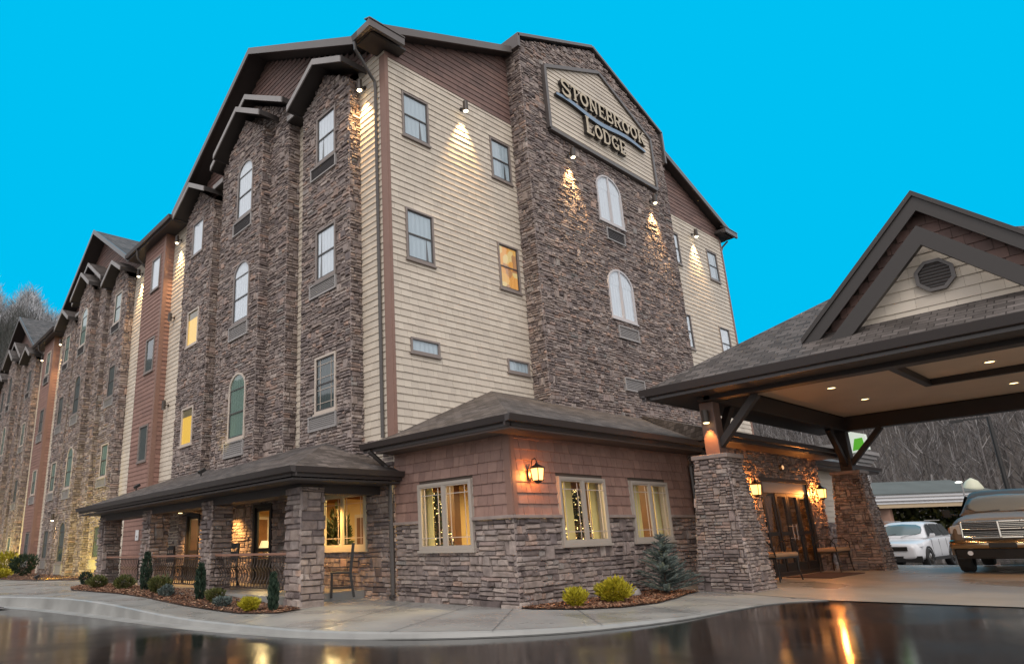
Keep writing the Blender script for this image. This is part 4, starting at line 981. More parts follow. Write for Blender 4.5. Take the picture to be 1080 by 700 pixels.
for s_ in (-1, 1):
    ye = GY + s_ * GF; xr = CX0 + (GP - CZ) / cs; xe = CX0 + (zf - CZ) / cs
    mb.prism([(GX, ye, zf), (GX, GY, GP), (xr, GY, GP), (max(xe, GX + .1), ye, zf)], (0, 0, -.16), 0, 1, 1)
mb.build('roof', [m_roof, m_soffit], can)
mb = MB()
def chevron(mb, x, yc, zp, half, w, th, mi=0, sl=1.0):
    for s_ in (-1, 1):
        mb.prism([(x, yc, zp), (x, yc + s_ * half, zp - half * sl), (x, yc + s_ * half, zp - half * sl - w), (x, yc, zp - w)], (th, 0, 0), mi)
chevron(mb, GX - .05, GY, GP + .02, GF + .03, .34, .05); chevron(mb, GX - .09, GY, GP + .06, GF + .05, .10, .05)
chevron(mb, 4.62, GY + .03, 6.10, 1.78, .36, .12)
mb.build('gable_fascia', m_fdark, can)
mb = MB(); G = FW(GX + .22)
pl = [(GY - 2.0, zf - .1), (GY + 2.0, zf - .1), (GY, GP - .2)]; lap(mb, G, pl, e=.19, wmin=.14, wmax=.3, jit=.01, gap=.006); mb.face([G.p(u, v) for u, v in pl], 1); mb.build('gable_shakes', [m_brown, m_under], can, uv=False)
mb = MB(); G = FW(GX + .18); pl = [(GY - 1.5, 4.55), (GY + 1.5, 4.55), (GY, 6.05)]; 
mb.face([G.p(u, v) for u, v in pl], 1); lap(mb, G, pl, e=.19, wmin=.16, wmax=.5, jit=.004, gap=.003); mb.build('gable_siding', [m_cream, m_under], can, uv=False)
vent = MB(); cv = (GY, 5.24); rv = .30
for k in range(8):
    a0, a1 = R(22.5 + 45 * k), R(67.5 + 45 * k)
    vent.prism([G.p(cv[0] + rv * math.cos(a0), cv[1] + rv * math.sin(a0), .03), G.p(cv[0] + rv * math.cos(a1), cv[1] + rv * math.sin(a1), .03), G.p(cv[0] + (rv - .06) * math.cos(a1), cv[1] + (rv - .06) * math.sin(a1), .03), G.p(cv[0] + (rv - .06) * math.cos(a0), cv[1] + (rv - .06) * math.sin(a0), .03)], G.N * .06)
vo = vent.build('gable_vent', m_fascia, can); vb = MB(); vb.face([G.p(cv[0] + (rv - .03) * math.cos(R(22.5 + 45 * k)), cv[1] + (rv - .03) * math.sin(R(22.5 + 45 * k)), .035) for k in range(8)], 0)
for k in range(8):
    z = -.2 + .4 * k / 7; w_ = math.sqrt(max(0, (rv - .07) ** 2 - z * z)) * .98; vb.prism([G.p(cv[0] - w_, cv[1] + z - .014, .04), G.p(cv[0] + w_, cv[1] + z - .014, .04), G.p(cv[0] + w_, cv[1] + z + .014, .06), G.p(cv[0] - w_, cv[1] + z + .014, .06)], (0, 0, .006), 1)
vb.build('louvres', [m_black, m_fascia], vo, uv=False)
mb = MB(); eave(mb, (CX0, CY0, CZ - .02), (CX0, CY1 + .12, CZ - .02), -1, 0, .13, .17); eave(mb, (CX0 - .1, CY1, CZ - .02), (CX1, CY1, CZ - .02), 0, 1, .13, .17); eave(mb, (CX1, CY0, CZ - .02), (CX1, CY1, CZ - .02), 1, 0, .13, .17); mb.build('gutter', m_gutter, can)
bx0, bx1, by1 = 4.90, 13.1, -1.35; by0 = -11.48 - by1; bz0, bz1 = 3.78, 4.16
mb = MB(); mb.box((CX0 + .03, CY0, CZ - .24), (bx0, CY1 - .02, CZ - .2)); mb.box((bx1, CY0, CZ - .24), (CX1 - .03, CY1 - .02, CZ - .2)); mb.box((bx0, by1, CZ - .24), (bx1, CY1 - .02, CZ - .2)); mb.build('soffit', m_soffit, can)
for a, b in (((bx0 - .15, by0, bz0), (bx0 + .15, by1, bz1)), ((bx1 - .15, by0, bz0), (bx1 + .15, by1, bz1)), ((bx0 - .15, by1 - .15, bz0 - .01), (bx1 + .15, by1 + .15, bz1 - .01)), ((bx0 - .15, by0 - .15, bz0 - .01), (bx1 + .15, by0 + .15, bz1 - .01))):
    mb = MB(); mb.box(a, b); mb.build('beam', m_post, can, bevel=.01)
mb = MB(); mb.box((bx0 + .15, by0 + .15, bz1 + .02), (bx1 - .15, by1 - .15, bz1 + .05)); mb.build('ceiling', m_ceiling, can)
mb = MB(); t0, t1, t2, t3 = 5.85, 9.1, -7.3, -4.3
for a, b in (((t0, t2, bz1 - .12), (t0 + .14, t3, bz1 + .018)), ((t1 - .14, t2, bz1 - .12), (t1, t3, bz1 + .018)), ((t0 + .14, t3 - .14, bz1 - .12), (t1 - .14, t3, bz1 + .018)), ((t0 + .14, t2, bz1 - .12), (t1 - .14, t2 + .14, bz1 + .018))): mb.box(a, b)
mb.build('ceiling_frame', m_post, can, bevel=.01)
# pillars, posts, braces
def pillar(cx, cy, near):
    mb = MB(); hb, ht, z1 = .53, .31, 2.56; z0 = zwalk(cx, cy) - .15
    for k in range(4):
        ca, sa = [(1, 0), (0, 1), (-1, 0), (0, -1)][k]
        # battered face: frame leaning inward
        tilt = (hb - ht) / (z1 - z0)
        class BF:
            N = Vector((ca, sa, 0))
            def p(s_, u, v, d=0):
                r_ = hb - tilt * (v - z0); f_ = r_ / hb
                return Vector((cx, cy, 0)) + Vector((ca, sa, 0)) * (r_ + d) + Vector((-sa, ca, 0)) * u * f_ + Vector((0, 0, v))
        B = BF(); pl = rect(-hb - .03, z0, hb + .03, z1)
        stone(mb, B, pl, sz=.92, dep=(.02, .06)); mb.face([B.p(u, v) for u, v in pl], 1)
    mb.build('stone_pillar', [m_stone, m_mortar], can, uv=False)
    mb = MB(); mb.box((cx - ht - .07, cy - ht - .07, z1), (cx + ht + .07, cy + ht + .07, z1 + .09)); mb.build('pillar_cap', m_cap, can, bevel=.012)
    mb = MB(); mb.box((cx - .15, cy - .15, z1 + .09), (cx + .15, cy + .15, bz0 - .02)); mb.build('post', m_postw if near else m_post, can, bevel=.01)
    mb = MB(); dx = 1 if cx < xc else -1; dy = -1 if cy > GY else 1; zb = bz0 - .95
    mb.bar((cx + dx * .1, cy, zb), (cx + dx * 1.0, cy, bz0 + .0), .13, .15); mb.build('brace', m_post, can)
    mb = MB(); mb.bar((cx, cy + dy * .1, zb), (cx, cy + dy * 1.0, bz0 + .0), .15, .13); mb.build('brace', m_post, can)
for cx in (bx0 + .12, bx1 - .12):
    for cy in (by1 + .02, by0 - .02): pillar(cx, cy, cx < xc)

# ------------------------------------------------------------------ lamps
def spot(parent_name, loc, e, size, blend, tgt, col=(1, .62, .26), r=.03):
    l = bpy.data.lights.new('lamp_beam', 'SPOT'); l.energy = e; l.spot_size = R(size); l.spot_blend = blend; l.color = col; l.shadow_soft_size = r
    o = bpy.data.objects.new('lamp_beam', l); COL.objects.link(o); o.parent = parent_name
    L_ = Vector(LOC[parent_name.name]); o.location = Vector(loc) - L_; o.rotation_euler = (Vector(loc) - Vector(tgt)).to_track_quat('Z', 'Y').to_euler(); return o
def wall_lamp(F, u, v, label, e=60, lit=True, d0=.03, size=66):
    base = F.p(u, v, d0); t = thing('wall_lamp', label, 'wall lamp', tuple(base), 'downward wall lamps on the hotel walls')
    mb = MB(); mb.tube([F.p(u, v + .02, d0 - .03), F.p(u, v + .02, d0 + .02)], .05, 10); mb.tube([F.p(u, v + .02, d0), F.p(u, v + .02, d0 + .14)], .018, 6); mb.build('bracket', m_bronze, t, uv=False)
    mb = MB(); c = F.p(u, v, d0 + .17); mb.tube([c + Vector((0, 0, .17)), c + Vector((0, 0, .17)), c + Vector((0, 0, -.13))], [.01, .07, .075], 12); mb.build('lamp_shade', m_bronze, t, uv=False)
    mb = MB(); mb.tube([c + Vector((0, 0, -.133)), c + Vector((0, 0, -.139)), c + Vector((0, 0, -.165))], [.062, .06, .03], 12); mb.build('lens', m_lens if lit else m_ac, t, uv=False)
    if lit: spot(t, c + Vector((0, 0, -.20)), e, size, .9, F.p(u, v - 3, d0 - .1))
    return t
wall_lamp(FS(Y0), 2.66, 12.5, 'lit lamp between the two top windows on the cream gable', 520)
wall_lamp(FS(Y0), 15.5, 12.45, 'lit lamp on the cream wall right of the stone tower', 520)
wall_lamp(FS(YT), 6.72, 12.35, 'lit lamp on the stone tower under the sign, left', 1000, d0=.06)
wall_lamp(FS(YT), 11.45, 12.35, 'lit lamp on the stone tower under the sign, right', 1000, d0=.06)
wall_lamp(FW(0), 3.95, 12.42, 'lit lamp beside the corner downspout under the eave', 560)
wall_lamp(FW(0), 15.75, 12.6, 'lit lamp at the top of the first cream strip left of the arched windows', 560)
wall_lamp(FW(0), 19.9, 12.6, 'lit lamp under the eave left of the first rust bay', 560)
wall_lamp(FW(0), 32.3, 12.6, 'lit lamp under the eave right of the second rust bay', 560)
wall_lamp(FW(0), 36.4, 12.6, 'lit lamp under the eave left of the second rust bay', 560)
wall_lamp(FW(0), 15.95, 9.5, 'small unlit lamp halfway up the cream strip', lit=False); wall_lamp(FW(0), 15.95, 6.15, 'small unlit lamp low on the cream strip above the porch roof', lit=False)
wl = wall_lamp(FW(XB2), 26.9, 2.75, 'lit lamp low on the far stone bay beyond the porch', 60, size=90)
# post light on the near pillar post
t = thing('post_lamp', 'small brown cylinder lamp on the near canopy post shining down', 'lamp', (bx0 - .1, by1, 3.6))
c = Vector((bx0 + .12 - .24, by1 + .02, 3.42)); mb = MB(); mb.tube([c + Vector((0, 0, .16)), c + Vector((0, 0, -.1))], .07, 12); mb.tube([c, c + Vector((.12, 0, 0))], .02, 6); mb.build('lamp_shade', m_bronze, t, uv=False)
mb = MB(); mb.tube([c + Vector((0, 0, -.102)), c + Vector((0, 0, -.12))], [.062, .05], 12); mb.build('lens', m_down, t, uv=False)
spot(t, c + Vector((0, 0, -.16)), 70, 70, .5, c + Vector((.07, 0, -1)), (1, .38, .1))
# lanterns
def lantern(F, u, v, label, e, d0=.05, sc=1.0):
    t = thing('wall_lantern', label, 'lantern', tuple(F.p(u, v, d0)), 'iron wall lanterns')
    S_ = lambda a, b, c_: F.p(u + a * sc, v + b * sc, d0 + c_ * sc)
    mb = MB(); mb.prism([S_(-.05, -.12, 0), S_(.05, -.12, 0), S_(.05, .1, 0), S_(-.05, .1, 0)], F.N * .02)
    mb.tube([S_(0, -.08, .02), S_(0, -.1, .08), S_(0, .02, .10), S_(0, .16, .06), S_(0, .27, .09), S_(0, .29, .16), S_(0, .24, .2), S_(0, .19, .2)], .012 * sc, 6)
    mb.tube([S_(0, .0, .1), S_(0, .06, .15), S_(0, .02, .18)], .008 * sc, 6); mb.build('scroll_bracket', m_black, t, uv=False)
    mb = MB(); q = .2
    ring = lambda w, z: [S_(-w, z, q - w), S_(w, z, q - w), S_(w, z, q + w), S_(-w, z, q + w)]
    mb.loft([ring(.012, .20), ring(.03, .16), ring(.11, .10), ring(.115, .085)]); mb.loft([ring(.075, -.17), ring(.08, -.15)]); mb.loft([ring(.02, -.21), ring(.06, -.17)])
    for a, b in ((-1, -1), (1, -1), (1, 1), (-1, 1)): mb.bar(S_(a * .098, .09, q + b * .098), S_(a * .074, -.16, q + b * .074), .012, .012)
    mb.build('lantern_frame', m_black, t, uv=False)
    mb = MB(); mb.loft([ring(.068, -.148), ring(.09, .08)]); mb.build('lantern_glass', m_flame, t, uv=False)
    l = bpy.data.lights.new('lantern_bulb', 'POINT'); l.energy = e; l.color = (1, .33, .07); l.shadow_soft_size = .04
    o = bpy.data.objects.new('lantern_bulb', l); COL.objects.link(o); o.parent = t; o.location = S_(0, -.02, .085) - Vector(LOC[t.name])
lantern(FS(0), .46, 2.22, 'lit iron lantern on the rust shakes beside the corner', 34, sc=.88)
lantern(FS(VY), 8.05, 2.10, 'lit iron lantern left of the entrance doors', 105, sc=1.0)
lantern(FS(VY), 12.32, 2.10, 'lit iron lantern right of the entrance doors', 120, sc=1.0)
# round light above entrance
t = thing('round_light', 'small round light on the stone above the entrance doors', 'light', (10.3, VY - .05, 2.75))
mb = MB(); mb.tube([(10.3, VY - .04, 2.72), (10.3, VY - .10, 2.72)], [.09, .08], 14); mb.build('housing', m_bronze, t, uv=False); mb = MB(); mb.tube([(10.3, VY - .101, 2.72), (10.3, VY - .12, 2.72)], [.06, .04], 12); mb.build('lens', mat('pale_lens', (.8, .6, .4), .3, emit=(1, .55, .25), estr=.8), t, uv=False)
# canopy downlights
k = 0
names = ['nearest the stone pillar', 'second in the row nearest the lodge', 'third in the row nearest the lodge', 'beside the ceiling frame', 'beyond the ceiling frame', 'far side of the ceiling']
for (x, y) in ((8.0, -2.8), (10.3, -2.8), (8.1, -5.6), (11.3, -5.5)):
    t = thing('recessed_light', 'round recessed canopy light ' + names[k], 'ceiling light', (x, y, bz1), 'recessed lights in the canopy ceiling'); k += 1
    mb = MB(); z = bz1 + .02; n_ = 16
    mb.shape([(x + r_ * math.cos(a * 2 * math.pi / n_), y + r_ * math.sin(a * 2 * math.pi / n_), zz) for r_, zz in ((.11, z), (.11, z - .012), (.08, z - .012)) for a in range(n_)], [(i * n_ + j, i * n_ + (j + 1) % n_, (i + 1) * n_ + (j + 1) % n_, (i + 1) * n_ + j) for i in range(2) for j in range(n_)])
    mb.build('trim_ring', m_white, t, uv=False)
    mb = MB(); mb.face([(x + .085 * math.cos(a * 2 * math.pi / n_), y + .085 * math.sin(a * 2 * math.pi / n_), z - .006) for a in range(n_)]); mb.build('lens', m_down, t, uv=False)
    spot(t, (x, y, z - .06), 85, 120, .6, (x, y, 0), (1, .55, .25), .08)
area('canopy_bounce', (9, -5, 4.0), .1, 0.001, (1, 1, 1)) if False else None
# porch ceiling lights
for y, nm in ((10.2, 'near the lit stone wall'), (13.0, 'by the farther porch door'), (5.2, 'over the corner table')):
    t = thing('porch_ceiling_light', 'small porch ceiling light ' + nm, 'ceiling light', (-.6, y, PZ - .2), 'porch ceiling lights')
    mb = MB(); mb.tube([(-.55, y, PZ - .18), (-.55, y, PZ - .24)], .08, 12); mb.build('housing', m_bronze, t, uv=False); mb = MB(); mb.tube([(-.55, y, PZ - .241), (-.55, y, PZ - .25)], .06, 12); mb.build('lens', m_down, t, uv=False)
    spot(t, (-.55, y, PZ - .28), 330 if y > 6 else 220, 110, .7, (-.15, y, 0), (1, .52, .16), .05)
# flood lights on the porch roof
for y, tg, nm, e in ((9.9, (XB2, 9.6, 6.0), 'nearer the corner', 20), (14.9, (-.3, 14.8, 6.0), 'below the lit yellow window', 7)):
    zz = zt2 + (2.55 - 1.3) * ps; t = thing('roof_floodlight', 'small black floodlight on the porch roof ' + nm, 'floodlight', (-1.3, y, zz), 'floodlights on the porch roof')
    mb = MB(); mb.tube([(-1.3, y, zz - .02), (-1.3, y, zz + .1)], .02, 6); mb.build('stem', m_black, t, uv=False); mb = MB(); mb.bar((-1.36, y, zz + .1), (-1.2, y, zz + .2), .16, .09); mb.build('housing', m_black, t, bevel=.01)
    spot(t, (-1.15, y, zz + .26), e, 80, .6, tg, (1, .75, .25), .05)
# ground floodlights washing the far base of the building
for y, x, e, nm in ((21.3, -2.5, 460, 'just beyond the porch'), (36.5, -2.4, 380, 'farther along the wall')):
    t = thing('ground_floodlight', 'small ground floodlight washing the stone wall yellow ' + nm, 'floodlight', (x, y, .2), 'ground floodlights')
    mb = MB(); mb.tube([(x, y, .15), (x, y, .3)], .02, 6); mb.build('stem', m_black, t, uv=False); mb = MB(); mb.bar((x - .08, y, .3), (x + .08, y, .38), .18, .1); mb.build('housing', m_black, t, bevel=.01)
    spot(t, (x + .12, y, .42), e, 120, .6, (XB2, y + 1.6, 1.7), (1, .76, .10), .05)

# ------------------------------------------------------------------ planting
def shrub(kind, loc, rad, label, m_, n=900, size=.06, shape='ball', cat='shrub'):
    t = thing(kind, label, cat, loc); mb = MB(); c = (loc[0], loc[1], loc[2] + rad[2] * (.82 if shape == 'ball' else 1.0)); leaves(mb, c, rad, n, size, shape); mb.build('foliage', m_, t, uv=False)
    mb = MB(); rn = random.random
    for _ in range(5): mb.tube([(loc[0], loc[1], loc[2] - .03), (loc[0] + (rn() - .5) * rad[0], loc[1] + (rn() - .5) * rad[1], loc[2] + rad[2] * 1.1)], [.012, .004], 5)
    mb.build('stems', m_bark, t, uv=False); return t
shrub('gold_shrub', (.55, -.72, .02), (.19, .19, .15), 'smaller round golden shrub by the stone corner', m_lf_y, 1100, .05)
shrub('gold_shrub', (1.5, -.82, .02), (.30, .30, .21), 'larger golden shrub beside the blue spruce', m_lf_y, 2000, .06)
sp = thing('blue_spruce', 'blue green young spruce against the shake wall', 'conifer', (3.42, -.72, .0)); mb = MB(); rn = random.random
for w_ in range(20):
    z = .08 + 1.02 * (w_ / 20) ** .95; L0 = .56 * (1 - w_ / 21) + .05
    for b_ in range(9 if w_ < 15 else 6):
        a = rn() * 6.283; L = L0 * (.7 + .45 * rn()); d_ = Vector((math.cos(a), math.sin(a), .25 + .25 * w_ / 20)); n_ = int(20 * L / .25) + 5
        for q in range(n_):
            t_ = (q + rn()) / n_; p = Vector((3.42, -.72, z)) + d_ * L * t_ + Vector((0, 0, -.12 * L * t_ * (1 - t_)))
            s1 = Vector((rn() - .5, rn() - .5, rn() - .35)).normalized() * (.052 * (1 - .3 * t_)) + d_ * .028; s2 = s1.cross(Vector((0, 0, 1))).normalized() * .0075; mb.face([p - s2, p + s2, p + s1 + s2 * .3])
            s1 = Vector((-d_.y, d_.x, .2)) * (.05 if q % 2 else -.05) + d_ * .035; s2 = Vector((0, 0, .008)); mb.face([p - s2, p + s2, p + s1])
mb.build('branches', m_lf_b, sp, uv=False); mb = MB(); mb.tube([(3.42, -.72, -.05), (3.42, -.72, 1.15)], [.03, .006], 6); mb.build('trunk', m_bark, sp, uv=False)
zb = lambda x, y: zwalk(x, y) + .02
PL = [('low_shrub', -2.75, 14.3, (.28, .28, .26), m_lf_d, 'dark rounded shrub beside the farthest porch column', 900, .05, 'ball'),
      ('low_shrub', -3.1, 12.0, (.36, .36, .2), m_lf_g, 'olive shrub farthest left in the porch bed', 900, .06, 'ball'),
      ('low_shrub', -2.95, 10.5, (.36, .36, .22), m_lf_g, 'olive shrub before the third railing', 900, .06, 'ball'),
      ('column_shrub', -2.85, 9.2, (.13, .13, .42), m_lf_d, 'tall dark narrow shrub between the second and third columns', 900, .07, 'column'),
      ('low_shrub', -3.0, 7.9, (.36, .36, .24), m_lf_g, 'broad olive shrub in the middle of the porch bed', 1100, .06, 'ball'),
      ('low_shrub', -3.15, 7.1, (.24, .24, .15), m_lf_b, 'low blue green shrub in front of the broad olive one', 800, .045, 'ball'),
      ('column_shrub', -2.85, 6.1, (.10, .10, .34), m_lf_d, 'narrow upright green shrub before the second column', 900, .07, 'column'),
      ('low_shrub', -2.85, 5.4, (.25, .25, .19), m_lf_g, 'small olive shrub right of the second porch column', 800, .05, 'ball'),
      ('low_shrub', -3.0, 4.75, (.24, .24, .12), m_lf_b, 'flat blue green shrub left of the golden one', 800, .045, 'ball'),
      ('gold_shrub', -2.95, 3.75, (.22, .22, .16), m_lf_y, 'golden shrub in the bed near the corner porch column', 1300, .05, 'ball'),
      ('column_shrub', -2.65, 3.45, (.085, .085, .30), m_lf_d, 'narrow upright shrub beside the corner porch column', 900, .07, 'column'),
      ('gold_shrub', -2.8, 26.6, (.5, .5, .2), m_lf_y, 'low golden shrub in the far bed beyond the porch', 1000, .09, 'ball'),
      ('gold_shrub', -1.8, 30.6, (.6, .6, .62), m_lf_y, 'tall golden shrub at the far end of the wall', 1300, .12, 'ball'),
      ('dark_shrub', -1.6, 28.0, (.6, .6, .55), m_lf_d, 'big dark evergreen shrub between the far golden ones', 1500, .1, 'ball')]
for kd, x, y, rad, m_, lb, n_, sz_, sh in PL: shrub(kd, (x, y, zb(x, y)), tuple(q * (.8 if sh == 'ball' and y < 16 else 1) for q in rad), lb, m_, n_, sz_, sh)
# planting beds: soil plus bark
def bed(name, poly, n):
    mb = MB(); zz = [(x, y, zwalk(x, y) + .012) for x, y in poly]; c = (sum(p[0] for p in poly) / len(poly), sum(p[1] for p in poly) / len(poly))
    N = len(poly)
    for k in range(N): a, b = poly[k], poly[(k + 1) % N]; mb.face([(a[0], a[1], zwalk(*a) + .012), (b[0], b[1], zwalk(*b) + .012), (c[0], c[1], zwalk(*c) + .03)])
    tag(mb.build(name + '_soil', m_soil, uv=False), kind='structure')
    ch = MB(); xs0 = min(p[0] for p in poly); xs1 = max(p[0] for p in poly); ys0 = min(p[1] for p in poly); ys1 = max(p[1] for p in poly); cnt = 0; rn = random.random
    while cnt < n:
        x = xs0 + (xs1 - xs0) * rn(); y = ys0 + (ys1 - ys0) * rn()
        if not any(a <= x <= b for a, b in ivals(poly, [], y)): continue
        cnt += 1; z = zwalk(x, y) + .022 + .02 * rn(); a = rn() * 6.283; l, w = .012 + .022 * rn(), .005 + .008 * rn(); u_ = Vector((math.cos(a), math.sin(a), (rn() - .5) * .8)) * l; v_ = Vector((-math.sin(a), math.cos(a), (rn() - .5) * .8)) * w; p = Vector((x, y, z)); ch.face([p - u_ - v_, p + u_ - v_, p + u_ + v_, p - u_ + v_])
    tag(ch.build(name + '_mulch', m_mulch, uv=False), label='reddish bark mulch and fallen leaves in the ' + name.replace('_', ' '), cat='mulch', kind='stuff')
bed('corner_bed', [(-.02, -.05), (-.02, -.30), (.3, -.95), (.9, -1.35), (1.8, -1.45), (2.8, -1.25), (3.7, -1.0), (4.3, -.9), (4.3, -.05)], 9000)
bed('porch_bed', [(-2.12, 3.35), (-2.75, 3.1), (-3.2, 3.6), (-3.45, 5.5), (-3.6, 8.5), (-3.75, 12.0), (-3.4, 13.4), (-2.6, 14.9), (-2.12, 15.2)], 13000)
bed('far_bed', [(-.05, 18.9), (-1.8, 19.4), (-2.9, 22.5), (-3.2, 28), (-2.6, 34), (-.05, 40)], 5000)
rk_ = thing('landscape_rock', 'pale rounded rock between the gold shrub and spruce', 'rock', (2.75, -.45, .02)); mb = MB(); n_ = 10
mb.loft([[(2.75 + r_ * math.cos(a * 6.283 / n_) * (1 + .15 * math.sin(a * 2.3)), -.45 + r_ * .8 * math.sin(a * 6.283 / n_), z) for a in range(n_)] for r_, z in ((.11, 0), (.13, .06), (.10, .13), (.04, .17))]); mb.build('stone', m_greyfascia, rk_, smooth=True, uv=False)

gt = thing('storm_grate', 'dark ribbed drain grate in the gutter at the left edge', 'drain grate', (-5.75, 10.9, zroad(-5.75, 10.9)))
zz = zroad(-5.75, 10.9) + .012; mb = MB(); mb.prism([(-6.1, 10.3, zz), (-5.5, 10.15, zz), (-5.75, 11.6, zz), (-6.45, 11.8, zz)], (0, 0, .006)); mb.build('frame', m_ac, gt)
for k in range(9): t_ = .06 + k * .11; mb = MB(); mb.bar((-6.05 - .33 * t_, 10.36 + 1.4 * t_, zz + .012), (-5.56 - .22 * t_, 10.24 + 1.36 * t_, zz + .012), .05, .012); mb.build('bar', m_black, gt)
# ------------------------------------------------------------------ furniture
def bench_proto(label):
    t = thing('entrance_bench', label, 'bench', (0, 0, 0), 'cushioned benches by the entrance', world=False); t.scale = (1.0, 1.15, 1.22); mb = MB()
    mb.box((-.56, -.21, .40), (.56, .21, .43)); mb.build('seat_frame', m_black, t, bevel=.01); mb = MB(); mb.box((-.55, -.22, .432), (.55, .22, .51)); mb.build('cushion', m_cush, t, bevel=.03)
    for a in (-1, 1):
        for b in (-1, 1): mb = MB(); mb.tube([(a * .53, b * .18, .40), (a * .50, b * .19, .2), (a * .56, b * .21, 0)], [.016, .013, .016], 6); mb.build('leg', m_black, t, uv=False)
    mb = MB(); mb.tube([(-.55, -.2, .45), (-.63, -.2, .60), (-.60, -.1, .70), (-.6, .1, .70), (-.63, .2, .60), (-.55, .2, .45)], .012, 6); mb.build('armrest', m_black, t, uv=False)
    mb = MB(); mb.tube([(.55, -.2, .45), (.63, -.2, .60), (.60, -.1, .70), (.6, .1, .70), (.63, .2, .60), (.55, .2, .45)], .012, 6); mb.build('armrest', m_black, t, uv=False)
    return t
b1 = bench_proto('tan cushioned iron bench left of the entrance doors by the near pillar'); b1.location = (7.82, -1.05, 0.0); b1.rotation_euler = (0, 0, R(-3))
dup(b1, (11.75, -.95, 0.0), R(2), 'tan cushioned iron bench right of the entrance doors')
mb = MB(); mb.box((8.9, -1.75, .006), (11.2, -.75, .022)); tag(mb.build('door_mat', mat('mat_brown', (.06, .03, .02), .95, bump=(80, .4, .01)), bevel=.004), 'dark brown mat on the pavement before the entrance doors', 'mat')
def chair_proto(label):
    t = thing('bistro_chair', label, 'chair', (0, 0, 0), 'tall dark porch chairs', world=False)
    for a in (-1, 1):
        mb = MB(); mb.bar((.20, a * .18, .0), (.19, a * .18, .47), .045, .045); mb.build('leg', m_black, t)
        mb = MB(); mb.bar((-.26, a * .18, 0), (-.19, a * .18, .47), .045, .05); mb.bar((-.19, a * .18, .46), (-.26, a * .18, 1.06), .045, .055); mb.build('leg', m_black, t)
    mb = MB(); mb.box((-.21, -.20, .46), (.22, .20, .50)); mb.build('seat', m_black, t, bevel=.01)
    mb = MB(); mb.bar((-.255, -.18, 1.0), (-.255, .18, 1.0), .03, .12); mb.bar((-.22, -.18, .75), (-.22, .18, .75), .02, .22); mb.bar((-.2, -.18, .62), (-.2, .18, .62), .02, .03)
    for k in range(5): y = -.13 + .065 * k; mb.bar((-.2, y, .62), (-.235, y, .96), .012, .012)
    mb.build('backrest', m_black, t); mb = MB(); mb.bar((.2, -.18, .2), (.2, .18, .2), .02, .02); mb.bar((-.23, -.18, .2), (-.23, .18, .2), .02, .02); mb.bar((-.23, .18, .18), (.2, .18, .18), .02, .02); mb.bar((-.23, -.18, .18), (.2, -.18, .18), .02, .02); mb.build('stretcher', m_black, t); return t
ch = chair_proto('dark slat back chair on the porch right of the corner column'); ch.location = (-.62, 4.25, .08); ch.rotation_euler = (0, 0, R(145))
dup(ch, (-.95, 8.9, .18), R(200), 'dark chair behind the first railing by the porch door'); dup(ch, (-.9, 12.4, .18), R(30), 'dark chair behind the second railing near the farther door')
tb = thing('bistro_table', 'small dark porch table behind the corner column', 'table', (-1.1, 5.1, .18)); mb = MB(); mb.tube([(-1.1, 5.1, .86), (-1.1, 5.1, .89)], .32, 20); mb.build('tabletop', m_black, tb, uv=False); mb = MB(); mb.tube([(-1.1, 5.1, .2), (-1.1, 5.1, .86)], .03, 8); mb.tube([(-1.1, 5.1, .17), (-1.1, 5.1, .2)], .22, 16); mb.build('pedestal', m_black, tb, uv=False)
gr = thing('covered_grill', 'black covered grill standing on the porch behind the farthest railing', 'grill', (-.9, 14.2, .18)); mb = MB()
mb.loft([[(-.9 + a * w, 14.2 + b * w * 1.3, z) for a, b in ((-1, -1), (1, -1), (1, 1), (-1, 1))] for w, z in ((.3, .2), (.3, .75), (.26, .95), (.16, 1.08))]); mb.build('cover', m_black, gr, bevel=.04, uv=False); mb = MB(); mb.tube([(-.9, 14.2, 1.07), (-.9, 14.2, 1.12)], .05, 8); mb.build('knob', m_ac, gr, uv=False)
nt_ = thing('wall_notice', 'small white notice on the rust siding behind the porch', 'notice', (XBR - .04, 16.9, 1.7)); mb = MB(); mb.box((XBR - .05, 17.0, 1.5), (XBR - .03, 17.3, 1.85)); mb.build('plate', m_white, nt_); mb = MB(); mb.box((XBR - .053, 17.08, 1.6), (XBR - .0505, 17.22, 1.66)); mb.build('marks', m_ac, nt_)

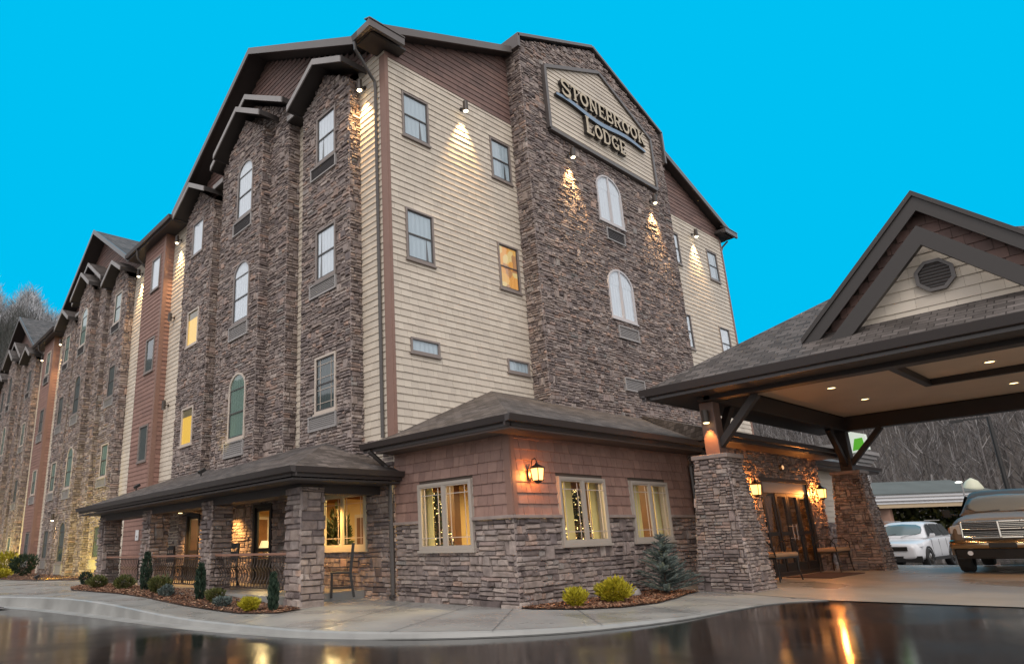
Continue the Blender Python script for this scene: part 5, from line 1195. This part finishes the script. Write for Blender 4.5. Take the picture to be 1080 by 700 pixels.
# ------------------------------------------------------------------ vehicles
def carbody(mb, secs, mi=0):
    """secs: (x, half width, z bottom, z shoulder, z top, top width factor)"""
    rings = []
    for x, w, zb_, zs, zt_, tf in secs:
        h = [(w * .88, zb_), (w * .97, zb_ + .12), (w, (zb_ + zs) / 2), (w * .985, zs), (w * tf, zt_), (w * tf * .5, zt_ + .015)]
        rings.append([(x, y, z) for y, z in h] + [(x, -y, z) for y, z in reversed(h)])
    mb.loft(rings, mi)
def wheel(t, x, y, r_, w, rimm, side):
    mb = MB(); n = 28; prof = [(.62 * r_, -w / 2), (.93 * r_, -w / 2), (r_, -w * .36), (r_, w * .36), (.93 * r_, w / 2), (.62 * r_, w / 2)]
    mb.loft([[(x + a * math.cos(2 * math.pi * k / n), y + b, r_ + a * math.sin(2 * math.pi * k / n)) for a, b in prof] for k in range(n)] + [[(x + a, y + b, r_) for a, b in prof]], cap=False)
    o = mb.build('wheel', mat('tyre', (.02, .02, .02), .7), t, smooth=True, uv=False)
    mb = MB(); yo = y + side * w * .42; mb.tube([(x, y - side * w * .1, r_), (x, yo - side * .05, r_)], .6 * r_, 20, 1)
    for k in range(5):
        a = 2 * math.pi * k / 5; mb.bar((x + .08 * r_ * math.cos(a), yo - side * .01, r_ + .08 * r_ * math.sin(a)), (x + .6 * r_ * math.cos(a), yo - side * .01, r_ + .6 * r_ * math.sin(a)), .16 * r_, .04, 0, up=(0, 1, 0))
    for rr_ in (.62,):
        mb.loft([[(x + q * r_ * math.cos(2 * math.pi * k / n), yo + dd, r_ + q * r_ * math.sin(2 * math.pi * k / n)) for q, dd in ((.57, -.01 * side), (.64, -.01 * side), (.64, .01 * side), (.57, .01 * side))] for k in list(range(n)) + [0]], 0, cap=False)
    mb.tube([(x, yo - side * .04, r_), (x, yo + side * .01, r_)], .13 * r_, 10, 0); mb.build('rim', [rimm, m_black], o, uv=False)
def place(t, px_dir, D, z, yaw): pass
m_chrome = mat('chrome', (.6, .58, .55), .12, metal=1); m_cglass = mat('car_glass', (.05, .06, .065), .04, spec=.9); m_lampg = mat('headlight_glass', (.7, .72, .75), .08, spec=.9)
# pickup truck
def cage(name, rings, mtl, t, lv=2):
    mb = MB(); mb.loft(rings); o = mb.build(name, mtl, t, smooth=True, uv=False); m_ = o.modifiers.new('subsurf', 'SUBSURF'); m_.levels = lv; m_.render_levels = lv; return o
def ring(x, w, zb_, zm, zs, zt_, tw):
    h = [(w * .84, zb_), (w, zb_ + .10), (w * 1.01, zm), (w * .985, zs), (w * tw, zt_ - .015), (w * tw * .5, zt_)]
    return [(x, y, z) for y, z in h] + [(x, -y, z) for y, z in reversed(h)]
tr = thing('pickup_truck', 'pewter pickup truck with chrome grille facing the viewer under the canopy', 'pickup truck', (0, 0, 0), world=False)
m_pew = mat('drive_tinted_pewter', (.21, .165, .125), .4, spec=.3); m_hood = mat('hood_paint', (.36, .335, .31), .42, spec=.25); m_plast = mat('dark_plastic', (.025, .025, .025), .6)  # lower body colour carries the drive's gold-brown reflection; hood left grey
cage('body', [ring(2.50, .86, .66, .85, 1.02, 1.18, .80), ring(2.47, .92, .60, .85, 1.06, 1.23, .84), ring(2.30, 1.0, .56, .86, 1.10, 1.29, .86), ring(1.7, 1.04, .54, .88, 1.16, 1.36, .86), ring(1.1, 1.04, .52, .88, 1.20, 1.40, .90), ring(.9, 1.03, .50, .88, 1.22, 1.40, .93), ring(-.9, 1.03, .50, .88, 1.24, 1.34, .95), ring(-1.1, 1.03, .50, .88, 1.24, 1.28, .96), ring(-2.9, 1.03, .54, .88, 1.24, 1.28, .96), ring(-3.05, 1.0, .56, .88, 1.2, 1.26, .96)], m_pew, tr)
cage('hood', [[(x, y * w, z + dz) for y, dz in ((-1, -.06), (-.86, .0), (-.42, .035), (0, .025), (.42, .035), (.86, 0), (1, -.06), (.9, -.10), (0, -.10), (-.9, -.10))] for x, w, z in ((2.50, .80, 1.24), (2.46, .82, 1.27), (2.2, .84, 1.32), (1.6, .86, 1.38), (1.0, .88, 1.42), (.9, .88, 1.42))], m_hood, tr)
def cab(x, w, z0, z1, tw): return [(x, w, z0), (x, w * .99, z0 + .12), (x, w * (1 + tw) / 2, (z0 + z1) / 2), (x, w * tw, z1 - .08), (x, w * tw * .88, z1), (x, w * tw * .4, z1 + .02), (x, -w * tw * .4, z1 + .02), (x, -w * tw * .88, z1), (x, -w * tw, z1 - .08), (x, -w * (1 + tw) / 2, (z0 + z1) / 2), (x, -w * .99, z0 + .12), (x, -w, z0)]
cage('cab', [cab(1.02, .93, 1.30, 1.42, .98), cab(.90, .94, 1.30, 1.50, .95), cab(.55, .94, 1.28, 1.80, .84), cab(.25, .94, 1.26, 1.99, .80), cab(.05, .94, 1.26, 2.03, .80), cab(-.7, .94, 1.26, 2.03, .80), cab(-.95, .94, 1.26, 1.98, .80), cab(-1.02, .94, 1.26, 1.9, .82)], m_pew, tr)
cage('windshield', [[(1.01, -.84, 1.43), (1.03, 0, 1.43), (1.01, .84, 1.43), (.97, .84, 1.43), (.99, 0, 1.43), (.97, -.84, 1.43)], [(.72, -.78, 1.70), (.76, 0, 1.71), (.72, .78, 1.70), (.68, .78, 1.70), (.7, 0, 1.70), (.68, -.78, 1.70)], [(.42, -.70, 1.93), (.46, 0, 1.94), (.42, .70, 1.93), (.38, .70, 1.93), (.4, 0, 1.93), (.38, -.70, 1.93)]], mat('sky_tinted_windshield', (.36, .41, .43), .25, spec=.5), tr, 1)  # pale sky reflection put into the windshield colour
for s_ in (-1, 1):
    mb = MB(); mb.shape([(.70, s_ * .955, 1.40), (-.9, s_ * .96, 1.38), (-.9, s_ * .79, 1.90), (.30, s_ * .79, 1.91)], [(0, 1, 2, 3)]); mb.build('side_window', m_cglass, tr, uv=False)
    mb = MB(); mb.bar((.80, s_ * .96, 1.40), (.82, s_ * 1.14, 1.43), .05, .05); mb.loft([[(.90, s_ * 1.09, 1.34), (.90, s_ * 1.28, 1.35), (.90, s_ * 1.30, 1.56), (.90, s_ * 1.11, 1.56)], [(.76, s_ * 1.11, 1.37), (.76, s_ * 1.26, 1.37), (.76, s_ * 1.27, 1.54), (.76, s_ * 1.13, 1.54)]]); mb.build('mirror', m_plast, tr, bevel=.02, uv=False)
    mb = MB(); mb.loft([[(2.40, s_ * .74, .90), (2.40, s_ * .74, 1.18), (2.22, s_ * 1.0, 1.13), (2.22, s_ * 1.01, .93)], [(2.55, s_ * .75, .92), (2.55, s_ * .75, 1.16), (2.36, s_ * .99, 1.11), (2.36, s_ * 1.0, .95)]]); mb.build('headlight', m_lampg, tr, bevel=.02, uv=False)
    mb = MB(); mb.loft([[(2.30, s_ * .985, .95), (2.30, s_ * .985, 1.10), (2.18, s_ * 1.02, 1.08), (2.18, s_ * 1.02, .96)], [(2.33, s_ * 1.01, .96), (2.33, s_ * 1.01, 1.09), (2.2, s_ * 1.05, 1.07), (2.2, s_ * 1.05, .97)]]); mb.build('marker_light', mat('amber_lens', (.6, .22, .03), .3), tr, uv=False)
    for x in (1.75, -1.9): wheel(tr, x, s_ * .88, .41, .28, m_chrome, s_)
    mb = MB(); n_ = 16
    for xw in (1.75, -1.9):
        mb.loft([[(xw + q * math.cos(math.pi * k / n_), s_ * yy, .43 + q * math.sin(math.pi * k / n_)) for q, yy in ((.47, 1.0), (.53, 1.0), (.53, 1.06), (.47, 1.05))] for k in range(n_ + 1)], cap=False)
    mb.build('wheel_arch', m_pew, tr, smooth=True, uv=False)
mb = MB(); mb.loft([[(2.44, y, .84), (2.44, y, 1.23), (2.56 - .07 * abs(y), y, 1.20), (2.57 - .07 * abs(y), y, .86)] for y in (-.73, -.4, 0, .4, .73)]); gl = mb.build('grille', m_plast, tr, bevel=.01)
mb = MB()
def gx_(y): return 2.575 - .07 * abs(y)
for z, h_ in ((.845, .05), (1.215, .045), (1.04, .035)):
    for a, b in ((-.73, -.4), (-.4, 0), (0, .4), (.4, .73)): mb.bar((gx_(a), a, z), (gx_(b), b, z), .04, h_)
mb.bar((2.585, 0, .84), (2.585, 0, 1.23), .05, .10)
for s_ in (-1, 1): mb.bar((gx_(.73), s_ * .735, .84), (gx_(.73), s_ * .72, 1.22), .04, .045)
mb.build('grille_bars', m_chrome, gl, bevel=.01, uv=False)
mb = MB()
for z in (.89, .93, .97, 1.09, 1.13, 1.17):
    for a, b in ((-.7, -.4), (-.4, 0), (0, .4), (.4, .7)): mb.bar((gx_(a) - .01, a, z), (gx_(b) - .01, b, z), .012, .010)
mb.build('grille_mesh', m_chrome, gl, uv=False)
cage('bumper', [[(2.40 - .2 * abs(y) ** 3, y, .56), (2.40 - .2 * abs(y) ** 3, y, .80), (2.70 - .18 * y * y, y, .80), (2.74 - .18 * y * y, y, .72), (2.74 - .18 * y * y, y, .62), (2.68 - .18 * y * y, y, .56)] for y in (-1.05, -1.02, -.8, -.4, 0, .4, .8, 1.02, 1.05)], mat('orange_tinted_chrome', (.50, .40, .28), .18, metal=1), tr, 1)  # orange reflection put into the bumper's chrome colour
mb = MB(); mb.box((2.66, -.26, .60), (2.745, .26, .72)); mb.build('bumper_recess', m_plast, tr, bevel=.02); mb = MB(); mb.loft([[(2.42, y, .34), (2.42, y, .57), (2.66 - .18 * y * y, y, .57), (2.58 - .18 * y * y, y, .36)] for y in (-.95, -.5, 0, .5, .95)]); mb.build('air_dam', m_plast, tr, uv=False)
for s_ in (-1, 1): mb = MB(); mb.tube([(2.48, s_ * .66, .48), (2.60, s_ * .66, .48)], .055, 12); mb.build('fog_light', m_lampg, tr, uv=False)
for a, b in ((.12, .74), (-.68, -.06)): mb = MB(); mb.bar((1.05, a, 1.45), (.97, b, 1.50), .015, .015); mb.build('wiper', m_black, tr, uv=False)
mb = MB(); mb.box((-2.8, -.85, .35), (2.3, .85, .58)); mb.build('chassis', m_black, tr, uv=False)
dirT = Vector((1.3313, .2249, 0)).normalized(); cpos = Vector((-9.04, -7.82, 0))
# the camera sees it head on, about 15 m away
tx, ty = 11.95, -4.42
yaw = math.atan2(-7.82 - ty, -9.04 - tx) + R(-6)
cen = Vector((tx, ty, 0)) - Vector((math.cos(yaw), math.sin(yaw), 0)) * 1.75
tr.scale = (.94, .94, .94); tr.location = (cen.x + .05, cen.y - .1, .01); tr.rotation_euler = (0, 0, yaw)

# white SUV
sv = thing('white_suv', 'white parked SUV seen from its front corner beyond the far pillar', 'SUV', (0, 0, 0), world=False); m_wp = mat('white_car_paint', (.70, .71, .73), .18, spec=.6)
cage('body', [ring(2.46, .70, .42, .58, .74, .88, .80), ring(2.42, .80, .36, .58, .78, .94, .84), ring(2.25, .92, .30, .60, .86, 1.0, .84), ring(1.7, .98, .28, .62, .94, 1.08, .84), ring(1.1, .99, .28, .64, 1.0, 1.15, .88), ring(.9, .99, .28, .64, 1.03, 1.16, .92), ring(-1.8, .99, .28, .66, 1.08, 1.18, .94), ring(-2.3, .96, .32, .66, 1.08, 1.16, .93), ring(-2.48, .90, .40, .66, 1.02, 1.10, .9), ring(-2.52, .85, .44, .66, 1.0, 1.06, .9)], m_wp, sv)
cage('roof', [cab(1.28, .90, 1.05, 1.16, .98), cab(1.15, .90, 1.05, 1.22, .95), cab(.75, .90, 1.05, 1.50, .86), cab(.35, .90, 1.05, 1.70, .80), cab(.1, .90, 1.05, 1.76, .79), cab(-1.3, .90, 1.05, 1.76, .79), cab(-2.0, .89, 1.05, 1.70, .80), cab(-2.35, .88, 1.05, 1.45, .88), cab(-2.42, .88, 1.05, 1.3, .9)], m_wp, sv)
cage('windshield', [[(1.24, -.80, 1.17), (1.28, 0, 1.17), (1.24, .80, 1.17), (1.20, .80, 1.17), (1.22, 0, 1.17), (1.20, -.80, 1.17)], [(.84, -.75, 1.46), (.88, 0, 1.47), (.84, .75, 1.46), (.80, .75, 1.46), (.8, 0, 1.46), (.80, -.75, 1.46)], [(.42, -.67, 1.69), (.46, 0, 1.70), (.42, .67, 1.69), (.38, .67, 1.69), (.4, 0, 1.69), (.38, -.67, 1.69)]], mat('suv_windshield', (.14, .19, .20), .15, spec=.6), sv, 1)
for s_ in (-1, 1):
    for (a, b, c_, d_) in ((.95, .05, .40, .05), (-.03, -1.0, -.03, -1.0), (-1.08, -2.15, -1.08, -1.9)):
        mb = MB(); mb.shape([(a, s_ * .915, 1.20), (b, s_ * .915, 1.22), (d_, s_ * .735, 1.66), (c_, s_ * .735, 1.66)], [(0, 1, 2, 3)]); mb.build('side_window', m_cglass, sv, uv=False)
    mb = MB(); mb.loft([[(.95, s_ * .93, 1.14), (.95, s_ * 1.14, 1.17), (.95, s_ * 1.14, 1.30), (.95, s_ * .98, 1.30)], [(.80, s_ * .97, 1.16), (.80, s_ * 1.12, 1.18), (.80, s_ * 1.12, 1.29), (.80, s_ * .99, 1.29)]]); mb.build('mirror', m_wp, sv, bevel=.02, uv=False)
    mb = MB(); mb.loft([[(2.34, s_ * .58, .76), (2.34, s_ * .58, .90), (1.98, s_ * .95, .97), (2.02, s_ * .97, .83)], [(2.46, s_ * .58, .78), (2.44, s_ * .58, .89), (2.06, s_ * .985, .96), (2.10, s_ * .99, .84)]]); mb.build('headlight', m_lampg, sv, bevel=.01, uv=False)
    for x in (1.5, -1.5): wheel(sv, x, s_ * .88, .38, .25, m_chrome, s_)
    mb = MB(); n_ = 16
    for xw in (1.5, -1.5): mb.loft([[(xw + q * math.cos(math.pi * k / n_), s_ * yy, .38 + q * math.sin(math.pi * k / n_)) for q, yy in ((.40, .96), (.46, .96), (.46, 1.01), (.40, 1.0))] for k in range(n_ + 1)], cap=False)
    mb.build('wheel_arch', m_plast, sv, uv=False)
    mb = MB(); mb.bar((-1.05, s_ * .99, .36), (1.05, s_ * .99, .36), .04, .12); mb.build('lower_cladding', m_plast, sv, uv=False)
    for xd in (.95, -.02, -1.02): mb = MB(); mb.bar((xd, s_ * .996, .46), (xd, s_ * .985, 1.08), .01, .008); mb.build('door_seam', m_plast, sv, uv=False)
    mb = MB(); mb.bar((-1.9, s_ * .70, 1.80), (.1, s_ * .70, 1.80), .03, .03); mb.build('roof_rail', m_ac, sv, uv=False)
mb = MB(); mb.bar((2.45, -.55, .76), (2.45, .55, .76), .06, .14); gl = mb.build('grille', m_plast, sv, bevel=.01, uv=False); mb = MB()
for z in (.72, .76, .80, .84): mb.bar((2.49, -.56, z), (2.49, .56, z), .02, .014)
mb.build('grille_bars', m_chrome, gl, uv=False)
mb = MB(); mb.loft([[(2.3, y, .28), (2.3, y, .50), (2.50 - .12 * abs(y), y, .50), (2.46 - .12 * abs(y), y, .28)] for y in (-.95, -.5, 0, .5, .95)]); mb.build('bumper', m_plast, sv, bevel=.01, uv=False)
mb = MB(); mb.bar((1.30, .1, 1.19), (1.14, .7, 1.30), .015, .015); mb.bar((1.30, -.7, 1.19), (1.14, -.1, 1.30), .015, .015); mb.build('wiper', m_black, sv, uv=False)
sx_, sy_ = 23.6, .62
yaw = math.atan2(-7.82 - sy_, -9.04 - sx_) + R(-16)
sv.location = (sx_ - 1.45 * math.cos(yaw), sy_ - 1.45 * math.sin(yaw), zwalk(24, 0) - .0); sv.rotation_euler = (0, 0, yaw)

# ------------------------------------------------------------------ across the street
fs = thing('filling_station', 'low pavilion with green grey roof, white fascia and tan pillars across the road', 'building', (50, 4, 0))
A = Vector((40.5, 7.6, 0)); B = Vector((47.6, 1.0, 0)); dA = (B - A).normalized(); nA = Vector((dA.y, -dA.x, 0))
if nA.dot(Vector((-1, -.3, 0))) < 0: nA = -nA
def st(a, n_, z): return A + dA * a + nA * n_ + Vector((0, 0, z))
Ls = (B - A).length
mb = MB(); mb.prism([st(0, 0, 2.5), st(Ls, 0, 2.5), st(Ls, -7, 2.5), st(0, -7, 2.5)], (0, 0, .62)); mb.build('fascia', m_white, fs)
mb = MB(); mb.prism([st(-.1, .06, 2.62), st(Ls, .06, 2.62), st(Ls, .06, 2.66), st(-.1, .06, 2.66)], (0, 0, .04)); mb.bar(st(0, .03, 2.9), st(Ls, .03, 2.9), .05, .06); mb.build('fascia_band', m_ac, fs)
mb = MB(); P4 = [st(-.2, .1, 3.13), st(Ls, .1, 3.13), st(Ls, -3.6, 4.1), st(-.2, -3.6, 4.1)]; mb.prism(P4, (0, 0, -.05)); mb.prism([st(-.2, -7.1, 3.13), st(Ls, -7.1, 3.13), st(Ls, -3.6, 4.1), st(-.2, -3.6, 4.1)], (0, 0, -.05)); mb.build('roof', mat('green_grey_roof', (.13, .14, .132), .9, noise=(1, .1), spec=.1), fs)
for a in (3.1, 9.0):
    mb = MB(); c = st(a, -.8, 0); mb.box((c.x - .35, c.y - .35, -.6), (c.x + .35, c.y + .35, 2.5)); mb.build('pillar', mat('pillar_tan', (.45, .27, .2), .6), fs)
mb = MB(); mb.prism([st(0, -.05, 2.25), st(Ls, -.05, 2.25), st(Ls, -.5, 2.25), st(0, -.5, 2.25)], (0, 0, .25)); mb.build('header', mat('tan_header', (.5, .38, .24), .6), fs)
cn = thing('white_store', 'pale flat roofed store with layered white cornice behind the far pillar', 'building', (24, 5, 0)); mb = MB()
mb.box((21.6, 1.9, -.6), (26.5, 6.5, 3.9)); mb.build('wall', mat('store_wall', (.5, .48, .46), .6), cn)
mb = MB()
for k, (w_, z) in enumerate(((.12, 3.7), (.24, 3.86), (.36, 4.02), (.46, 4.18))): mb.box((21.6 - w_, 1.9 - w_, z), (26.5 + w_, 6.5, z + .15))
mb.build('cornice', m_greyfascia, cn, uv=False)
gs = thing('green_sign', 'white polygonal roadside sign with a green band behind the canopy brace', 'sign', (22.0, .6, 0)); mb = MB()
gx, gy, gz = 21.9, 1.05, 4.42; mb.prism([(gx, gy - .05 + .42, gz + .55), (gx, gy - .55, gz + .25), (gx, gy - .6, gz - .35), (gx, gy + .35, gz - .5), (gx, gy + .62, gz - .1)], (.25, 0, 0)); mb.build('panel', mat('sign_white', (.75, .78, .72), .4, emit=(.8, 1, .8), estr=.25), gs)
mb = MB(); mb.prism([(gx - .01, gy - .18, gz + .1), (gx - .01, gy - .46, gz + .12), (gx - .01, gy - .50, gz - .3), (gx - .01, gy - .05, gz - .36)], (.01, 0, 0)); mb.build('green_band', mat('sign_green', (.12, .5, .03), .4, emit=(.2, 1, .05), estr=.1), gs); mb = MB(); mb.tube([(gx + .12, gy, -.6), (gx + .12, gy, gz - .4)], .08, 8); mb.build('pole', m_ac, gs, uv=False)
cnp = thing('roof_cone', 'small pale cone shaped structure on the pavilion roof', 'roof cone', (47, 1.5, 3)); mb = MB(); c = st(9.1, -.9, 3.1); n_ = 12
mb.loft([[(c.x + r_ * math.cos(a * 6.283 / n_), c.y + r_ * math.sin(a * 6.283 / n_), c.z + z) for a in range(n_)] for r_, z in ((.6, 0), (.55, .3), (.35, .7), (.05, .9))]); mb.build('cone', mat('cone_cream', (.6, .6, .45), .5), cnp, smooth=True, uv=False)
LOC[cnp.name]
lp = thing('street_lamp', 'tall dark light pole with a short arm behind the pickup', 'street lamp', (51, .9, 0)); mb = MB(); mb.tube([(51.2, .85, -.6), (51.2, .85, 8.2)], [.16, .11], 8); mb.build('pole', m_black, lp, uv=False); mb = MB(); mb.bar((51.2, .85, 8.15), (51.0, 2.6, 8.15), .12, .1); mb.bar((51.0, 2.2, 8.1), (50.9, 3.0, 8.1), .3, .14); mb.build('arm', m_black, lp, uv=False)
l2 = thing('street_lamp', 'short pale lamp post with a lit round head in front of the pavilion', 'street lamp', (36, 1.5, 0)); q = Vector((-9.04, -7.82, 1.1)); 
def ray_at(px, py, D): 
    d_ = right * ((px - 431.58) / 706.92) + down * ((py - 369.63) / 706.92) + fwd; return q + d_ * D
LP = (30.5 + 0.0, 0.35); mb = MB(); pA = (34.7, .2, -.6); pB = (34.7, .2, 3.12)
mb.tube([pA, pB], .035, 6); mb.build('pole', m_ac, l2, uv=False); mb = MB(); mb.loft([[(34.7 + r_ * math.cos(a * .5236) , .3 + r_ * 1.6 * math.sin(a * .5236), z) for a in range(12)] for r_, z in ((.03, 3.12), (.10, 3.15), (.085, 3.20), (.02, 3.23))]); mb.build('lamp_head', mat('lamp_glow', (.9, .95, .9), .4, emit=(.95, 1, .9), estr=1.6), l2, uv=False)

# hedge behind the SUV
hd_ = MB(); rn = random.random
for _ in range(7000):
    a = rn(); p = A + dA * (a * 20 - 1) + nA * (-1.5 - 3 * rn()) + Vector((0, 0, -.5 + 2.9 * rn() ** .8)); s1 = Vector((rn() - .5, rn() - .5, rn() - .5)).normalized() * .22; s2 = s1.cross(Vector((rn(), rn(), 1))).normalized() * .12; hd_.face([p - s1, p + s2, p + s1, p - s2])
tag(hd_.build('hedge', leafm('hedge_leaf', (.02, .03, .01), (.05, .055, .02), (.13, .12, .02)), uv=False), 'dark green shrubbery seen under the pavilion roof', 'hedge', kind='stuff')

# ------------------------------------------------------------------ hills and bare woods
import bisect
C0 = Vector((-9, -8, 0))
# azimuth (deg) -> crest height at 200 m
AZ = [(-60, 20), (-25, 36), (-5, 42), (10, 42), (15, 39), (19, 34), (24, 32), (35, 30), (60, 30), (70, 34), (75, 47), (77.5, 53), (80, 61), (84, 67), (95, 66), (130, 40), (170, 12)]  # right side raised out of view to block blue sky from reflections
def crest(a):
    if a <= AZ[0][0]: return 0
    if a >= AZ[-1][0]: return 0
    for (a0, h0), (a1, h1_) in zip(AZ[:-1], AZ[1:]):
        if a0 <= a <= a1: return h0 + (h1_ - h0) * (a - a0) / (a1 - a0)
def hillz(a, r_):
    h = crest(a); t = sst(95, 205, r_) * (1 - .25 * sst(215, 330, r_)); return -1.0 + h * t * (1 + .05 * math.sin(a * .9) + .03 * math.sin(a * 2.3 + r_ * .03))
mb = MB(); na, nr_ = 120, 22
for i in range(na + 1):
    a = -62 + 234 * i / na
    for j in range(nr_ + 1):
        r_ = 80 + 270 * j / nr_; mb.v.append((C0.x + r_ * math.cos(R(a)), C0.y + r_ * math.sin(R(a)), hillz(a, r_) - (.4 if j == 0 else 0)))
for i in range(na):
    for j in range(nr_): k = i * (nr_ + 1) + j; mb.f.append((k, k + 1, k + nr_ + 2, k + nr_ + 1)); mb.m.append(0)
tag(mb.build('hill', mat('leaf_litter', (.085, .07, .06), .95, noise=(.08, .3)), smooth=True, uv=False), kind='structure')
def bare(mb, p, h, n, rn=random.random):
    lean = Vector(((rn() - .5) * .12, (rn() - .5) * .12, 1)); mb.bar(p, p + lean * h * .55, h * .016, h * .016); mb.bar(p + lean * h * .55, p + lean * h * .95, h * .008, h * .008)
    for _ in range(n):
        t = .3 + .65 * rn(); b = p + lean * h * t; a = rn() * 6.283; L = h * (.34 - .2 * abs(t - .5)) * (.6 + .6 * rn()); d_ = Vector((math.cos(a) * .75, math.sin(a) * .75, .9)).normalized(); e = b + d_ * L; w = h * .0045
        s_ = d_.cross(Vector((rn() - .5, rn() - .5, .2))).normalized(); mb.face([b - s_ * w, b + s_ * w, e])
        for __ in range(2):
            t2 = .35 + .6 * rn(); b2 = b + d_ * L * t2; d2 = (d_ + Vector((rn() - .5, rn() - .5, rn() - .2)) * 1.1).normalized(); s2 = d2.cross(Vector((rn() - .5, .3, .2))).normalized(); mb.face([b2 - s2 * w * .7, b2 + s2 * w * .7, b2 + d2 * L * .5])
W1 = MB()
for _ in range(1900):
    a = -16 + 44 * random.random(); r_ = 100 + 115 * random.random() ** .8; p = Vector((C0.x + r_ * math.cos(R(a)), C0.y + r_ * math.sin(R(a)), hillz(a, r_) - .2)); bare(W1, p, 8 + 5 * random.random(), 13)
tag(W1.build('bare_woods', mat('grey_twigs', (.17, .15, .14), .9, island=[(0, (.07, .062, .058)), (.5, (.125, .11, .105)), (.84, (.18, .165, .16)), (1, (.36, .34, .33))]), uv=False), 'leafless grey woods covering the hillside behind the canopy', 'woods', kind='stuff')
W2 = MB(); W3 = MB()
for _ in range(2600):
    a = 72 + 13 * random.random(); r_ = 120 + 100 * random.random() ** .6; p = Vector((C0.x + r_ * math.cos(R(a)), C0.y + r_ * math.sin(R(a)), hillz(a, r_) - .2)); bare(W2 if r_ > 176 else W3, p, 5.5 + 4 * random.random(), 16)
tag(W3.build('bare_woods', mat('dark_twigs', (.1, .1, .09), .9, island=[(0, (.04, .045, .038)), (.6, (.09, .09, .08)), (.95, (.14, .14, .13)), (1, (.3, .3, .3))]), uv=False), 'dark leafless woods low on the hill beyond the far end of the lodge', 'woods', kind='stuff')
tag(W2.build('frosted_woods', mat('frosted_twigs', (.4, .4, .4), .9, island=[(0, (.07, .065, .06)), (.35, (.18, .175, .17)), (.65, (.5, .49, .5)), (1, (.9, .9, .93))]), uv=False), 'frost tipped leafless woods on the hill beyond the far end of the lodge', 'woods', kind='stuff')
